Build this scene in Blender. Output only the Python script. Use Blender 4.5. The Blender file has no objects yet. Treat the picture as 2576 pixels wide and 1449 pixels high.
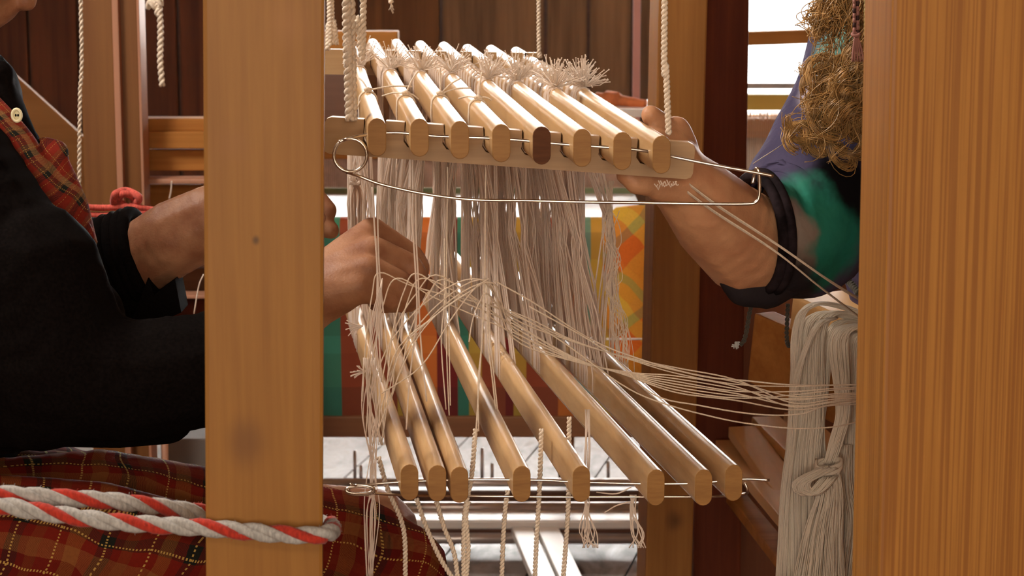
import bpy, bmesh, math, random
import numpy as np
from mathutils import Vector, Matrix
random.seed(7); np.random.seed(7)
S = bpy.context.scene
COL = S.collection

# ------------------------------------------------------------------ camera
F = 5400.0; PITCH = math.radians(9.4); ZC = 1.25
cam = bpy.data.cameras.new('camera'); cam.sensor_width = 36; cam.lens = 36*F/2576
cam.clip_start = .05; cam.clip_end = 60
camo = bpy.data.objects.new('camera', cam); COL.objects.link(camo)
camo.location = (0, 0, ZC); camo.rotation_euler = (math.radians(90)-PITCH, 0, 0)
cam.dof.use_dof = True; cam.dof.focus_distance = 2.2; cam.dof.aperture_fstop = 17.0
S.camera = camo

# ------------------------------------------------------------------ world, lamps, exposure
W = bpy.data.worlds.new('world'); S.world = W; W.use_nodes = True
W.node_tree.nodes['Background'].inputs[0].default_value = (1.0, .98, .95, 1)
W.node_tree.nodes['Background'].inputs[1].default_value = 5.0
S.view_settings.view_transform = 'Standard'; S.view_settings.look = 'None'
S.view_settings.gamma = 1; S.view_settings.exposure = 0.0
S.view_settings.use_curve_mapping = False

def area(name, loc, aim, sx, sy, power, colr):
    l = bpy.data.lights.new(name, 'AREA'); l.shape = 'RECTANGLE'; l.size = sx; l.size_y = sy
    l.energy = power; l.color = colr
    o = bpy.data.objects.new(name, l); COL.objects.link(o); o.location = loc
    o.rotation_euler = (Vector(aim)-Vector(loc)).to_track_quat('-Z', 'Y').to_euler()
    return o
area('window_and_fill_light', (.1, 7.5, 1.8), (.1, 0, 1.2), 2.2, 1.3, 180, (1, .97, .92))
area('window_and_fill_light', (2.0, 7.5, 1.6), (1.4, 0, 1.0), 1.4, 1.7, 80, (1, .97, .92))
area('ceiling_and_fill_light', (-1.1, 2.3, 2.44), (.1, 2.3, .8), 1.0, .6, 78, (1, .89, .78))
area('ceiling_and_fill_light', (.5, -1.0, 2.44), (.1, 2.2, .8), 1.4, .6, 22, (1, .84, .66))  # warm front fill added behind the camera, no lamp known there
area('window_and_fill_light', (-.1, -2.12, 1.45), (.2, 2.2, 1.0), 2.0, 1.2, 96, (1, .83, .66))  # low fill added behind the camera to brighten the heddles, no real window

# ------------------------------------------------------------------ helpers
def P(px, py, Y):
    x = (px-1288)/F; y = -(py-724.5)/F
    t = Y/(y*math.sin(PITCH)+math.cos(PITCH))
    return Vector((x*t, Y, ZC + t*(y*math.cos(PITCH)-math.sin(PITCH))))
def PX(Y): return Y*1.013/F          # metres per pixel near the middle of the frame
YAW = math.radians(7.2)
U = Vector((-math.sin(YAW), math.cos(YAW), 0)); V = Vector((math.cos(YAW), math.sin(YAW), 0)); Z = Vector((0, 0, 1))

def tag(o, label=None, cat=None, group=None, kind=None):
    if label: o['label'] = label
    if cat: o['category'] = cat
    if group: o['group'] = group
    if kind: o['kind'] = kind
    return o
def empty(name, loc, label=None, cat=None, group=None, kind=None):
    o = bpy.data.objects.new(name, None); COL.objects.link(o); o.location = loc
    o.empty_display_size = .05
    return tag(o, label, cat, group, kind)
def mesh(name, vf, mat, parent=None, smooth=False, **kw):
    v, f = vf
    me = bpy.data.meshes.new(name)
    me.from_pydata([tuple(p) for p in v], [], [tuple(q) for q in f])
    return link(name, me, mat, parent, smooth, **kw)
def link(name, me, mat, parent=None, smooth=False, **kw):
    if smooth: me.shade_smooth()
    if mat is not None:
        for m in (mat if isinstance(mat, (list, tuple)) else [mat]): me.materials.append(m)
    o = bpy.data.objects.new(name, me); COL.objects.link(o)
    if parent is not None:
        o.parent = parent; o.matrix_parent_inverse = Matrix.Translation(-parent.location)
        # world-space vertices under an empty that has only a location
        if parent.parent is not None:
            o.matrix_parent_inverse = parent.matrix_parent_inverse.inverted() @ Matrix.Translation(-parent.parent.location) if parent.type != 'EMPTY' else Matrix.Translation(-parent.location)
            if parent.type != 'EMPTY': o.matrix_parent_inverse = Matrix.Identity(4)
    return tag(o, **kw)
def merge(parts):
    V_, F_ = [], []
    for v, f in parts:
        n = len(V_); V_.extend(v); F_.extend([tuple(i+n for i in q) for q in f])
    return V_, F_
def spline(pts, n=8):
    pts = [Vector(p) for p in pts]
    if len(pts) < 3: return [pts[0].lerp(pts[-1], i/n) for i in range(n+1)]
    Q = [2*pts[0]-pts[1]] + pts + [2*pts[-1]-pts[-2]]
    out = []
    for i in range(1, len(Q)-2):
        p0, p1, p2, p3 = Q[i-1:i+3]
        for k in range(n):
            t = k/n
            out.append(.5*((2*p1)+(p2-p0)*t+(2*p0-5*p1+4*p2-p3)*t*t+(3*p1-p0-3*p2+p3)*t**3))
    out.append(pts[-1]); return out
def tube(path, r, sides=6, closed=False, cap=True):
    path = [Vector(p) for p in path]; n = len(path)
    rr = r if isinstance(r, (list, tuple)) else [r]*n
    if len(rr) != n: rr = [rr[min(len(rr)-1, int(i*(len(rr)-1)/(n-1)+.5))] for i in range(n)]
    vs, fs = [], []; nrm = None
    for i, p in enumerate(path):
        a = path[(i-1) % n] if (i > 0 or closed) else p
        b = path[(i+1) % n] if (i < n-1 or closed) else p
        t = (b-a)
        t = t.normalized() if t.length > 1e-9 else Vector((0, 0, 1))
        if nrm is None: nrm = t.orthogonal().normalized()
        nrm = nrm - t*nrm.dot(t)
        nrm = nrm.normalized() if nrm.length > 1e-6 else t.orthogonal().normalized()
        bn = t.cross(nrm)
        for k in range(sides):
            an = 2*math.pi*k/sides
            vs.append(p+(nrm*math.cos(an)+bn*math.sin(an))*rr[i])
    m = n if closed else n-1
    for i in range(m):
        for k in range(sides):
            a = i*sides+k; b = i*sides+(k+1) % sides
            j = (i+1) % n
            fs.append((a, b, j*sides+(k+1) % sides, j*sides+k))
    if cap and not closed:
        fs.append(tuple(range(sides))[::-1]); fs.append(tuple((n-1)*sides+k for k in range(sides)))
    return vs, fs
def box(c, ax, ay, az, sx, sy, sz, bev=0.002):
    bm = bmesh.new(); bmesh.ops.create_cube(bm, size=1)
    if bev:
        for v in bm.verts: v.co = Vector((v.co.x*sx, v.co.y*sy, v.co.z*sz))
        bmesh.ops.bevel(bm, geom=list(bm.edges), offset=min(bev, min(sx, sy, sz)*.3), segments=2, affect='EDGES', profile=.6)
    else:
        for v in bm.verts: v.co = Vector((v.co.x*sx, v.co.y*sy, v.co.z*sz))
    c = Vector(c)
    vs = [c+ax*v.co.x+ay*v.co.y+az*v.co.z for v in bm.verts]
    fs = [tuple(v.index for v in f.verts) for f in bm.faces]
    bm.free(); return vs, fs
def beam(p0, p1, w, h, side=None, bev=.002):
    """box from p0 to p1; w measured along side, h along the third direction"""
    p0 = Vector(p0); p1 = Vector(p1); a = (p1-p0); L = a.length; a.normalize()
    s = Vector(side) if side is not None else V
    s = (s-a*s.dot(a)).normalized(); t = a.cross(s)
    return box((p0+p1)/2, s, t, a, w, h, L, bev)
def prism(poly, ax, ay, az, org, th):
    """poly in (ax, ay), extruded th along az"""
    n = len(poly); vs = [org+ax*x+ay*y for x, y in poly]+[org+ax*x+ay*y+az*th for x, y in poly]
    fs = [tuple(range(n)), tuple(range(2*n-1, n-1, -1))]
    fs += [(i, i+n, (i+1) % n+n, (i+1) % n) for i in range(n)]
    return vs, fs
def twist_cord(path, r, pitch, nstr=2, sides=5, phase=0):
    """list of nstr strands twisted round the path"""
    pts = [Vector(p) for p in path]; L = [0]
    for a, b in zip(pts, pts[1:]): L.append(L[-1]+(b-a).length)
    tot = L[-1]; n = max(6, int(tot/pitch*9))
    fine = []
    j = 0
    for i in range(n+1):
        s = tot*i/n
        while j < len(L)-2 and L[j+1] < s: j += 1
        t = (s-L[j])/max(1e-9, L[j+1]-L[j]); fine.append(pts[j].lerp(pts[j+1], min(1, t)))
    outs = []
    for q in range(nstr):
        nrm = None; line = []
        for i, p in enumerate(fine):
            t = (fine[min(n, i+1)]-fine[max(0, i-1)]).normalized()
            if nrm is None: nrm = t.orthogonal().normalized()
            nrm = (nrm-t*nrm.dot(t)).normalized(); bn = t.cross(nrm)
            an = 2*math.pi*(tot*i/n/pitch+q/nstr)+phase
            line.append(p+(nrm*math.cos(an)+bn*math.sin(an))*r*.92)
        outs.append(tube(line, r, sides))
    return outs
ICO = None
def blob(parts, voxel, smooth_it=4, name='b', factor=.5):
    """union of balls swept along chains, remeshed to one continuous skin.
    parts: list of chains; a chain is a list of (point, radius)"""
    global ICO
    if ICO is None:
        bm = bmesh.new(); bmesh.ops.create_icosphere(bm, subdivisions=2, radius=1)
        ICO = (np.array([v.co[:] for v in bm.verts]), np.array([[v.index for v in f.verts] for f in bm.faces])); bm.free()
    iv, jf = ICO; vs, fs = [], []; n = 0
    for ch in parts:
        pts = []
        if len(ch) == 1: pts = [(Vector(ch[0][0]), ch[0][1], ch[0][2] if len(ch[0]) > 2 else None)]
        for a, b in zip(ch, ch[1:]):
            pa, pb = Vector(a[0]), Vector(b[0]); d = (pb-pa).length
            k = max(1, int(d/(max(.002, min(a[1], b[1]))*.28)))
            for i in range(k+1): pts.append((pa.lerp(pb, i/k), a[1]+(b[1]-a[1])*i/k, None))
        for p, r, sc in pts:
            s = np.array(sc) if sc is not None else np.ones(3)
            vs.append(iv*r*s+np.array(p[:])); fs.append(jf+n); n += len(iv)
    v = np.concatenate(vs); f = np.concatenate(fs)
    me = bpy.data.meshes.new(name); me.from_pydata(v.tolist(), [], f.tolist())
    o = bpy.data.objects.new(name, me); COL.objects.link(o)
    m = o.modifiers.new('r', 'REMESH'); m.mode = 'VOXEL'; m.voxel_size = voxel
    m2 = o.modifiers.new('s', 'SMOOTH'); m2.factor = factor; m2.iterations = smooth_it
    dg = bpy.context.evaluated_depsgraph_get()
    out = bpy.data.meshes.new_from_object(o.evaluated_get(dg))
    bpy.data.objects.remove(o); bpy.data.meshes.remove(me)
    out.shade_smooth(); return out
def cut(me, org, nrm, rad):
    """open a sleeve: drop what lies beyond the plane near org, pull the rim onto the plane"""
    bm = bmesh.new(); bm.from_mesh(me); org = Vector(org); nrm = Vector(nrm).normalized()
    dele = [v for v in bm.verts if (v.co-org).dot(nrm) > 0 and (v.co-org).length < rad]
    bmesh.ops.delete(bm, geom=dele, context='VERTS')
    for v in bm.verts:
        if v.is_boundary and (v.co-org).length < rad*1.2: v.co -= nrm*(v.co-org).dot(nrm)
    bm.to_mesh(me); bm.free(); return me

# ------------------------------------------------------------------ materials
def M(name):
    m = bpy.data.materials.new(name); m.use_nodes = True
    nt = m.node_tree; b = nt.nodes['Principled BSDF']; return m, nt, b
def ramp(nt, fac, stops, interp='LINEAR'):
    r = nt.nodes.new('ShaderNodeValToRGB'); r.color_ramp.interpolation = interp
    e = r.color_ramp.elements
    while len(e) > 1: e.remove(e[-1])
    e[0].position = stops[0][0]; e[0].color = (*stops[0][1], 1)
    for p, c in stops[1:]:
        k = e.new(p); k.color = (*c, 1)
    nt.links.new(fac, r.inputs[0]); return r.outputs[0]
def noise(nt, vec, scale, detail=4, rough=.55, dist=0):
    n = nt.nodes.new('ShaderNodeTexNoise'); n.inputs['Scale'].default_value = scale
    n.inputs['Detail'].default_value = detail; n.inputs['Roughness'].default_value = rough
    n.inputs['Distortion'].default_value = dist
    if vec is not None: nt.links.new(vec, n.inputs['Vector'])
    return n.outputs['Fac']
def coords(nt, scale=(1, 1, 1), rot=(0, 0, 0)):
    t = nt.nodes.new('ShaderNodeTexCoord'); m = nt.nodes.new('ShaderNodeMapping')
    m.inputs['Scale'].default_value = scale; m.inputs['Rotation'].default_value = rot
    nt.links.new(t.outputs['Object'], m.inputs[0]); return m.outputs[0]
def mix(nt, a, b, fac, mode='MIX'):
    x = nt.nodes.new('ShaderNodeMix'); x.data_type = 'RGBA'; x.blend_type = mode
    for s, v in ((x.inputs[6], a), (x.inputs[7], b)):
        if isinstance(v, tuple): s.default_value = (*v, 1)
        else: nt.links.new(v, s)
    if isinstance(fac, (int, float)): x.inputs[0].default_value = fac
    else: nt.links.new(fac, x.inputs[0])
    return x.outputs[2]
def mth(nt, op, a, b=None):
    x = nt.nodes.new('ShaderNodeMath'); x.operation = op
    for s, v in ((x.inputs[0], a), (x.inputs[1], b)):
        if v is None: continue
        if isinstance(v, (int, float)): s.default_value = v
        else: nt.links.new(v, s)
    return x.outputs[0]
def bump(nt, b, h, strength=.3, dist=.001):
    n = nt.nodes.new('ShaderNodeBump'); n.inputs['Strength'].default_value = strength
    n.inputs['Distance'].default_value = dist; nt.links.new(h, n.inputs['Height'])
    nt.links.new(n.outputs[0], b.inputs['Normal'])
def wood(name, light, dark, grain='z', scale=1.0, rough=.5, streak=.5, lines=0, line_col=None, bumps=.15, spec=.4, knots=()):
    m, nt, b = M(name)
    s = {'x': (6, 170, 170), 'y': (170, 6, 170), 'z': (170, 170, 6)}[grain]
    s = tuple(k*scale for k in s)
    c = coords(nt, s)
    n1 = noise(nt, c, 1.0, 5, .6, .3)
    s2 = {'x': (1.2, 22, 22), 'y': (22, 1.2, 22), 'z': (22, 22, 1.2)}[grain]
    n2 = noise(nt, coords(nt, tuple(k*scale for k in s2)), 1.0, 3, .5, 1.2)
    k = mth(nt, 'ADD', mth(nt, 'MULTIPLY', n1, streak), mth(nt, 'MULTIPLY', n2, 1-streak))
    colr = ramp(nt, k, [(.33, dark), (.62, light)])
    if lines:
        nl = noise(nt, coords(nt, (lines*7, lines*7, 2.5), (0, .012, 0)), 1, 1.5, .4, .2)
        lf = ramp(nt, nl, [(.42, (.95, .95, .95)), (.53, (0, 0, 0))])
        colr = mix(nt, colr, line_col, mth(nt, 'MULTIPLY', lf, .62))
    for kp, kr, kc, ks in knots:
        t = nt.nodes.new('ShaderNodeTexCoord'); d = nt.nodes.new('ShaderNodeVectorMath'); d.operation = 'SUBTRACT'
        nt.links.new(t.outputs['Object'], d.inputs[0]); d.inputs[1].default_value = kp
        e = nt.nodes.new('ShaderNodeVectorMath'); e.operation = 'MULTIPLY'; nt.links.new(d.outputs[0], e.inputs[0]); e.inputs[1].default_value = (1, .3, .8)
        l = nt.nodes.new('ShaderNodeVectorMath'); l.operation = 'LENGTH'; nt.links.new(e.outputs[0], l.inputs[0])
        mr = nt.nodes.new('ShaderNodeMapRange'); mr.interpolation_type = 'SMOOTHSTEP'
        nt.links.new(mth(nt, 'ADD', l.outputs['Value'], mth(nt, 'MULTIPLY', mth(nt, 'SUBTRACT', n2, .5), kr*1.2)), mr.inputs[0])
        mr.inputs[1].default_value = kr; mr.inputs[2].default_value = 0; mr.inputs[3].default_value = 0; mr.inputs[4].default_value = ks
        colr = mix(nt, colr, kc, mr.outputs[0])
    nt.links.new(colr, b.inputs['Base Color'])
    b.inputs['Roughness'].default_value = rough; b.inputs['Specular IOR Level'].default_value = spec
    bump(nt, b, n1, bumps, .0006); return m
def plain(name, colr, rough=.6, metal=0, var=.0, scale=60, spec=.5, bumps=0, sheen=0):
    m, nt, b = M(name); b.inputs['Roughness'].default_value = rough; b.inputs['Metallic'].default_value = metal
    b.inputs['Specular IOR Level'].default_value = spec
    n = noise(nt, coords(nt), scale, 4)
    d = tuple(c*(1-var) for c in colr); l = tuple(min(1, c*(1+var)) for c in colr)
    nt.links.new(ramp(nt, n, [(.35, d), (.65, l)]), b.inputs['Base Color'])
    if bumps: bump(nt, b, n, bumps, .001)
    if sheen: b.inputs['Sheen Weight'].default_value = sheen
    return m
def fib(name, colr, rough=.75, trans=.0, sc=900, dark=.72):
    """cotton / linen thread"""
    m, nt, b = M(name); b.inputs['Roughness'].default_value = rough
    n = noise(nt, coords(nt, (1, 1, .25)), sc, 2)
    nt.links.new(ramp(nt, n, [(.3, tuple(c*dark for c in colr)), (.7, colr)]), b.inputs['Base Color'])
    b.inputs['Sheen Weight'].default_value = .15
    if trans:
        tr = nt.nodes.new('ShaderNodeBsdfTranslucent'); tr.inputs[0].default_value = (*colr, 1)
        ms = nt.nodes.new('ShaderNodeMixShader'); ms.inputs[0].default_value = trans
        out = nt.nodes['Material Output']; nt.links.new(b.outputs[0], ms.inputs[1]); nt.links.new(tr.outputs[0], ms.inputs[2]); nt.links.new(ms.outputs[0], out.inputs[0])
    if False:
        b.inputs['Subsurface Weight'].default_value = trans; b.inputs['Subsurface Radius'].default_value = (.004, .003, .002)
    bump(nt, b, n, .5, .0005); return m
def plaid(name, warp, weft, fx, fz, ax=(1, 0, 0), az=(0, 0, 1), rough=.85, wob=.004, dots=0):
    """two sets of woven stripes crossing; warp/weft are lists of (pos, colour)"""
    m, nt, b = M(name)
    t = nt.nodes.new('ShaderNodeTexCoord')
    wn = nt.nodes.new('ShaderNodeTexNoise'); wn.inputs['Scale'].default_value = 9; nt.links.new(t.outputs['Object'], wn.inputs['Vector'])
    va = nt.nodes.new('ShaderNodeVectorMath'); va.operation = 'SCALE'; va.inputs['Scale'].default_value = wob*10
    nt.links.new(wn.outputs['Color'], va.inputs[0])
    vb = nt.nodes.new('ShaderNodeVectorMath'); vb.operation = 'ADD'
    nt.links.new(t.outputs['Object'], vb.inputs[0]); nt.links.new(va.outputs[0], vb.inputs[1])
    def dotp(a):
        d = nt.nodes.new('ShaderNodeVectorMath'); d.operation = 'DOT_PRODUCT'
        nt.links.new(vb.outputs[0], d.inputs[0]); d.inputs[1].default_value = a; return d.outputs['Value']
    a = mth(nt, 'FRACT', mth(nt, 'MULTIPLY', dotp(ax), fx)); c = mth(nt, 'FRACT', mth(nt, 'MULTIPLY', dotp(az), fz))
    ca = ramp(nt, a, warp, 'CONSTANT'); cc = ramp(nt, c, weft, 'CONSTANT')
    wv = nt.nodes.new('ShaderNodeTexChecker'); wv.inputs['Scale'].default_value = 900
    nt.links.new(t.outputs['Object'], wv.inputs['Vector'])
    base = mix(nt, ca, cc, .5)
    base = mix(nt, base, mix(nt, ca, cc, wv.outputs['Fac']), .4)
    n = noise(nt, t.outputs['Object'], 350, 3)
    base = mix(nt, base, (0, 0, 0), mth(nt, 'MULTIPLY', n, .3))
    if dots:
        da = mth(nt, 'FRACT', mth(nt, 'MULTIPLY', dotp(ax), fx*2)); dc = mth(nt, 'FRACT', mth(nt, 'MULTIPLY', dotp(az), fz*2))
        dash1 = mth(nt, 'GREATER_THAN', mth(nt, 'FRACT', mth(nt, 'MULTIPLY', dotp(az), dots)), .5)
        dash2 = mth(nt, 'GREATER_THAN', mth(nt, 'FRACT', mth(nt, 'MULTIPLY', dotp(ax), dots)), .5)
        l1 = mth(nt, 'MULTIPLY', mth(nt, 'LESS_THAN', mth(nt, 'ABSOLUTE', mth(nt, 'SUBTRACT', da, .35)), .022), dash1)
        l2 = mth(nt, 'MULTIPLY', mth(nt, 'LESS_THAN', mth(nt, 'ABSOLUTE', mth(nt, 'SUBTRACT', dc, .35)), .022), dash2)
        base = mix(nt, base, (.42, .26, .07), mth(nt, 'MAXIMUM', l1, l2))
    nt.links.new(base, b.inputs['Base Color'])
    b.inputs['Roughness'].default_value = rough
    b.inputs['Specular IOR Level'].default_value = .1 if rough > .5 else .6
    bump(nt, b, n, .4, .0008); return m
def dyed(name, base, spots, rough=.85):
    """tie-dyed cloth: colour patches and painted shade fixed to places on the shirt"""
    m, nt, b = M(name)
    t = nt.nodes.new('ShaderNodeTexCoord'); wn = nt.nodes.new('ShaderNodeTexNoise')
    wn.inputs['Scale'].default_value = 14; wn.inputs['Detail'].default_value = 5
    nt.links.new(t.outputs['Object'], wn.inputs['Vector'])
    wob = mth(nt, 'MULTIPLY', mth(nt, 'SUBTRACT', wn.outputs['Fac'], .5), .07)
    colr = None
    for p, r, c in spots:
        d = nt.nodes.new('ShaderNodeVectorMath'); d.operation = 'DISTANCE'
        nt.links.new(t.outputs['Object'], d.inputs[0]); d.inputs[1].default_value = p
        mr = nt.nodes.new('ShaderNodeMapRange'); mr.interpolation_type = 'SMOOTHSTEP'
        nt.links.new(mth(nt, 'ADD', d.outputs['Value'], wob), mr.inputs[0])
        mr.inputs[1].default_value = r*1.1; mr.inputs[2].default_value = r*.6
        mr.inputs[3].default_value = 0; mr.inputs[4].default_value = 1
        colr = mix(nt, base if colr is None else colr, c, mr.outputs[0])
    n = noise(nt, t.outputs['Object'], 25, 5)
    colr = mix(nt, colr, (0, 0, 0), mth(nt, 'MULTIPLY', n, .4))
    nt.links.new(colr, b.inputs['Base Color']); b.inputs['Roughness'].default_value = rough
    b.inputs['Specular IOR Level'].default_value = .15
    bump(nt, b, noise(nt, t.outputs['Object'], 30, 3), .5, .006); return m
def skin(name, c, dark):
    m, nt, b = M(name)
    n = noise(nt, coords(nt), 28, 4); f = noise(nt, coords(nt), 420, 3)
    base = ramp(nt, n, [(.35, dark), (.62, c)])
    nt.links.new(base, b.inputs['Base Color']); b.inputs['Roughness'].default_value = .52
    b.inputs['Subsurface Weight'].default_value = .12; b.inputs['Subsurface Radius'].default_value = (.01, .004, .002)
    b.inputs['Subsurface Scale'].default_value = .6
    b.inputs['Specular IOR Level'].default_value = .35
    bump(nt, b, mth(nt, 'ADD', mth(nt, 'MULTIPLY', f, .4), n), .35, .0025); return m

m_postL = wood('honey_pine_post', (.34, .158, .030), (.245, .100, .017), 'z', .8, .5, .45, spec=.3, knots=[(P(620, 1112, 1.62), .022, (.17, .07, .02), .7), (P(644, 604, 1.62), .004, (.10, .05, .02), .9), (P(720, 60, 1.62), .02, (.36, .16, .05), .4), (P(590, 360, 1.62), .016, (.30, .13, .04), .4)])
m_postR = wood('straight_grain_fir', (.40, .178, .036), (.33, .138, .026), 'z', 1.3, .5, .88, 68, (.21, .072, .016), spec=.3)
m_postM = wood('brown_pine_post', (.34, .15, .036), (.24, .095, .020), 'z', .7, .55, .45, spec=.25, knots=[(P(1700, 1310, 3.22), .02, (.08, .03, .01), .7)])
m_red = wood('dark_red_wood', (.15, .033, .010), (.09, .016, .006), 'z', .7, .6, .5, spec=.2)
m_bar = wood('pale_beech_bar', (.63, .41, .20), (.50, .30, .135), 'y', 1, .30, .6, bumps=.1, spec=.55)
m_barend = wood('shaded_beech_end_grain', (.33, .165, .045), (.24, .108, .026), 'x', 1.5, .6, .6)  # end grain, darkened further to carry the shade on the near faces
m_barend2 = wood('dark_end_grain', (.12, .042, .014), (.07, .022, .008), 'x', 1.5, .85, .6)
m_board = wood('worn_holder_wood', (.42, .26, .115), (.31, .175, .07), 'x', 1, .45, .5)
m_plank = wood('aged_wall_plank', (.26, .12, .040), (.085, .034, .012), 'z', .45, .65, .3)
m_plankg = wood('grey_brown_wall_plank', (.33, .20, .105), (.10, .058, .028), 'z', .45, .6, .3)
m_plankr = wood('red_brown_wall_plank', (.17, .055, .022), (.06, .016, .008), 'z', .45, .65, .3)
m_brace = wood('brown_brace', (.23, .10, .032), (.17, .068, .02), 'x', .5, .7, .4, spec=.1)
m_orange = wood('orange_pine', (.46, .20, .05), (.30, .11, .022), 'x', .6, .65, .35, spec=.12)
m_orangez = wood('orange_pine_upright', (.235, .10, .027), (.17, .062, .016), 'z', .6, .5, .35)
m_pinkedge = wood('pale_pink_edge', (.50, .25, .155), (.42, .20, .12), 'z', .6, .5, .35)
m_slat = wood('pale_slat', (.70, .42, .18), (.55, .30, .11), 'y', .7, .45, .4)
m_ply = wood('dark_panel', (.17, .055, .018), (.09, .025, .010), 'z', .5, .5, .35, spec=.3)
m_metalbar = plain('satin_steel_tube', (.55, .50, .48), .28, .7, .1, 20)
m_rod_dark = wood('dark_crossbar', (.16, .07, .04), (.10, .04, .022), 'x', .6, .35, .4)
m_rod_white = plain('white_paint_and_glare', (.85, .83, .80), .30, 0, .03, 30)  # on the crossbar and treadles this white stands for window glare
m_wire = plain('brass_steel_wire', (.70, .63, .54), .25, 1, .1, 200)
m_cord = fib('cream_cotton_cord', (.88, .75, .60), .8)
m_heddle = fib('white_cotton_heddle', (.97, .86, .76), .6, .45, 1500, .9)
m_warp = fib('cream_warp_thread', (.94, .80, .64), .7, .25)
m_tuft = fib('pale_cut_thread', (.95, .84, .73), .7, .3)
m_skein = fib('ivory_linen_skein', (.97, .87, .73), .65, .18, 1200, .9)
m_redy = fib('red_wool', (.52, .035, .016), .95, 0, 500, .55)
m_greyy = fib('grey_wool', (.48, .47, .45), .95, 0, 500, .6)
m_pink = fib('coral_chenille', (.66, .10, .07), .95, 0, 400, .55)
m_dcord = fib('dark_tie_cord', (.055, .045, .03), .9)
m_skinL = skin('tanned_skin', (.37, .18, .095), (.25, .10, .05))
m_skinR = skin('fair_tan_skin', (.55, .29, .155), (.46, .22, .115))
m_black = plain('black_knit', (.0045, .0032, .003), .95, 0, .3, 300, .04, .03)
m_blackcuff = plain('dark_brown_knit', (.011, .009, .006), .95, 0, .4, 300, .1, .4)
m_button = plain('cream_button', (.80, .74, .48), .3, 0, .05)
m_hair = plain('golden_brown_hair', (.46, .27, .10), .35, 0, .4, 90, .6)
m_hair2 = plain('dark_brown_hair', (.05, .03, .02), .5, 0, .3, 90)
m_floor = None
def floor_mat():
    m, nt, b = M('worn_grey_floor_paint')
    n = noise(nt, coords(nt, (3, 1.2, 1)), 5, 8, .65, .6)
    nt.links.new(ramp(nt, n, [(.35, (.09, .068, .056)), (.6, (.21, .165, .145))]), b.inputs['Base Color']); b.inputs['Specular IOR Level'].default_value = .4
    nt.links.new(ramp(nt, n, [(.35, (.6,)*3), (.62, (.32,)*3)]), b.inputs['Roughness'])
    bump(nt, b, n, .25, .004); return m
m_floor = floor_mat()
m_glass, nt_, b_ = M('window_glass'); b_.inputs['Transmission Weight'].default_value = 1; b_.inputs['Roughness'].default_value = 0
b_.inputs['Base Color'].default_value = (1, 1, 1, 1); b_.inputs['IOR'].default_value = 1.0

# ------------------------------------------------------------------ setting: floor, walls, windows
YB = 7.2; XL, XR, YF = -2.6, 3.2, -2.2; ZT = 2.5
X3 = Vector((1, 0, 0)); Y3 = Vector((0, 1, 0))
fl = mesh('floor', box((.3, 2.5, -.03), X3, Y3, Z, XR-XL+.2, YB-YF+.2, .04, 0), m_rod_dark, kind='structure')
ang = math.radians(-12); a1 = Vector((math.cos(ang), math.sin(ang), 0)); a2 = Vector((-math.sin(ang), math.cos(ang), 0))
for i in range(-12, 13):
    c = Vector((.3, 4.9, -.006))+a1*(i*.19)
    mesh('floor_board', box(c, a1, a2, Z, .186, 4.4 if abs(i) < 13 else 3, .012, .001), m_floor, fl)
mesh('ceiling', box((.3, 2.5, ZT+.02), X3, Y3, Z, XR-XL+.2, YB-YF+.2, .04, 0), m_plank, kind='structure')
mesh('wall_left', box((XL-.03, 2.5, ZT/2), X3, Y3, Z, .06, YB-YF, ZT, 0), m_plank, kind='structure')
mesh('wall_right', box((XR+.03, 2.5, ZT/2), X3, Y3, Z, .06, YB-YF, ZT, 0), m_plank, kind='structure')
mesh('wall_front', box((.3, YF-.03, ZT/2), X3, Y3, Z, XR-XL, .06, ZT, 0), m_plank, kind='structure')
wb = empty('wall_back', (0, YB, 0), kind='structure')
# window openings (x0,x1,z0,z1)
wins = [(-1.0, 1.02, 1.12, 2.25), (1.16, 2.55, .62, 2.25)]
wx0 = P(1894, 100, YB).x
wins[1] = (wx0-.22, 2.55, .62, 2.25)
wins[0] = (-1.0, wx0-.32, 1.12, 2.25)
edges = [XL]
jp = [-140, 75, 200, 360, 450, 560, 700, 800, 905, 1110, 1372, 1480, 1590, 1700, 1850]
xs = [P(a, 200, YB).x for a in jp]
xs = [XL]+[x for x in np.linspace(XL, xs[0], 6)[1:-1]]+xs+[wins[1][0]+.0]+[2.0, 2.3, wins[1][1], 2.85, XR]
mats = [m_plank, m_plankr, m_plank, m_plankg]
for i, (a, b) in enumerate(zip(xs, xs[1:])):
    if b-a < .01: continue
    mid = (a+b)/2
    spans = [(0, ZT)]
    for (x0, x1, z0, z1) in wins:
        if x0-.01 < mid < x1+.01: spans = [(0, z0), (z1, ZT)]
    pxm = 1288+mid/YB*F
    mt = m_plankr if pxm < 560 else (m_plank if pxm < 905 else m_plankg)
    if 905 < pxm < 1110 or 1110 < pxm < 1180: mt = m_plank
    for (z0, z1) in spans:
        mesh('wall_plank', box((mid, YB+.02+random.uniform(-.004, .004), (z0+z1)/2), X3, Y3, Z, b-a-.012, .03, z1-z0, .003), mt, wb)
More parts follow.
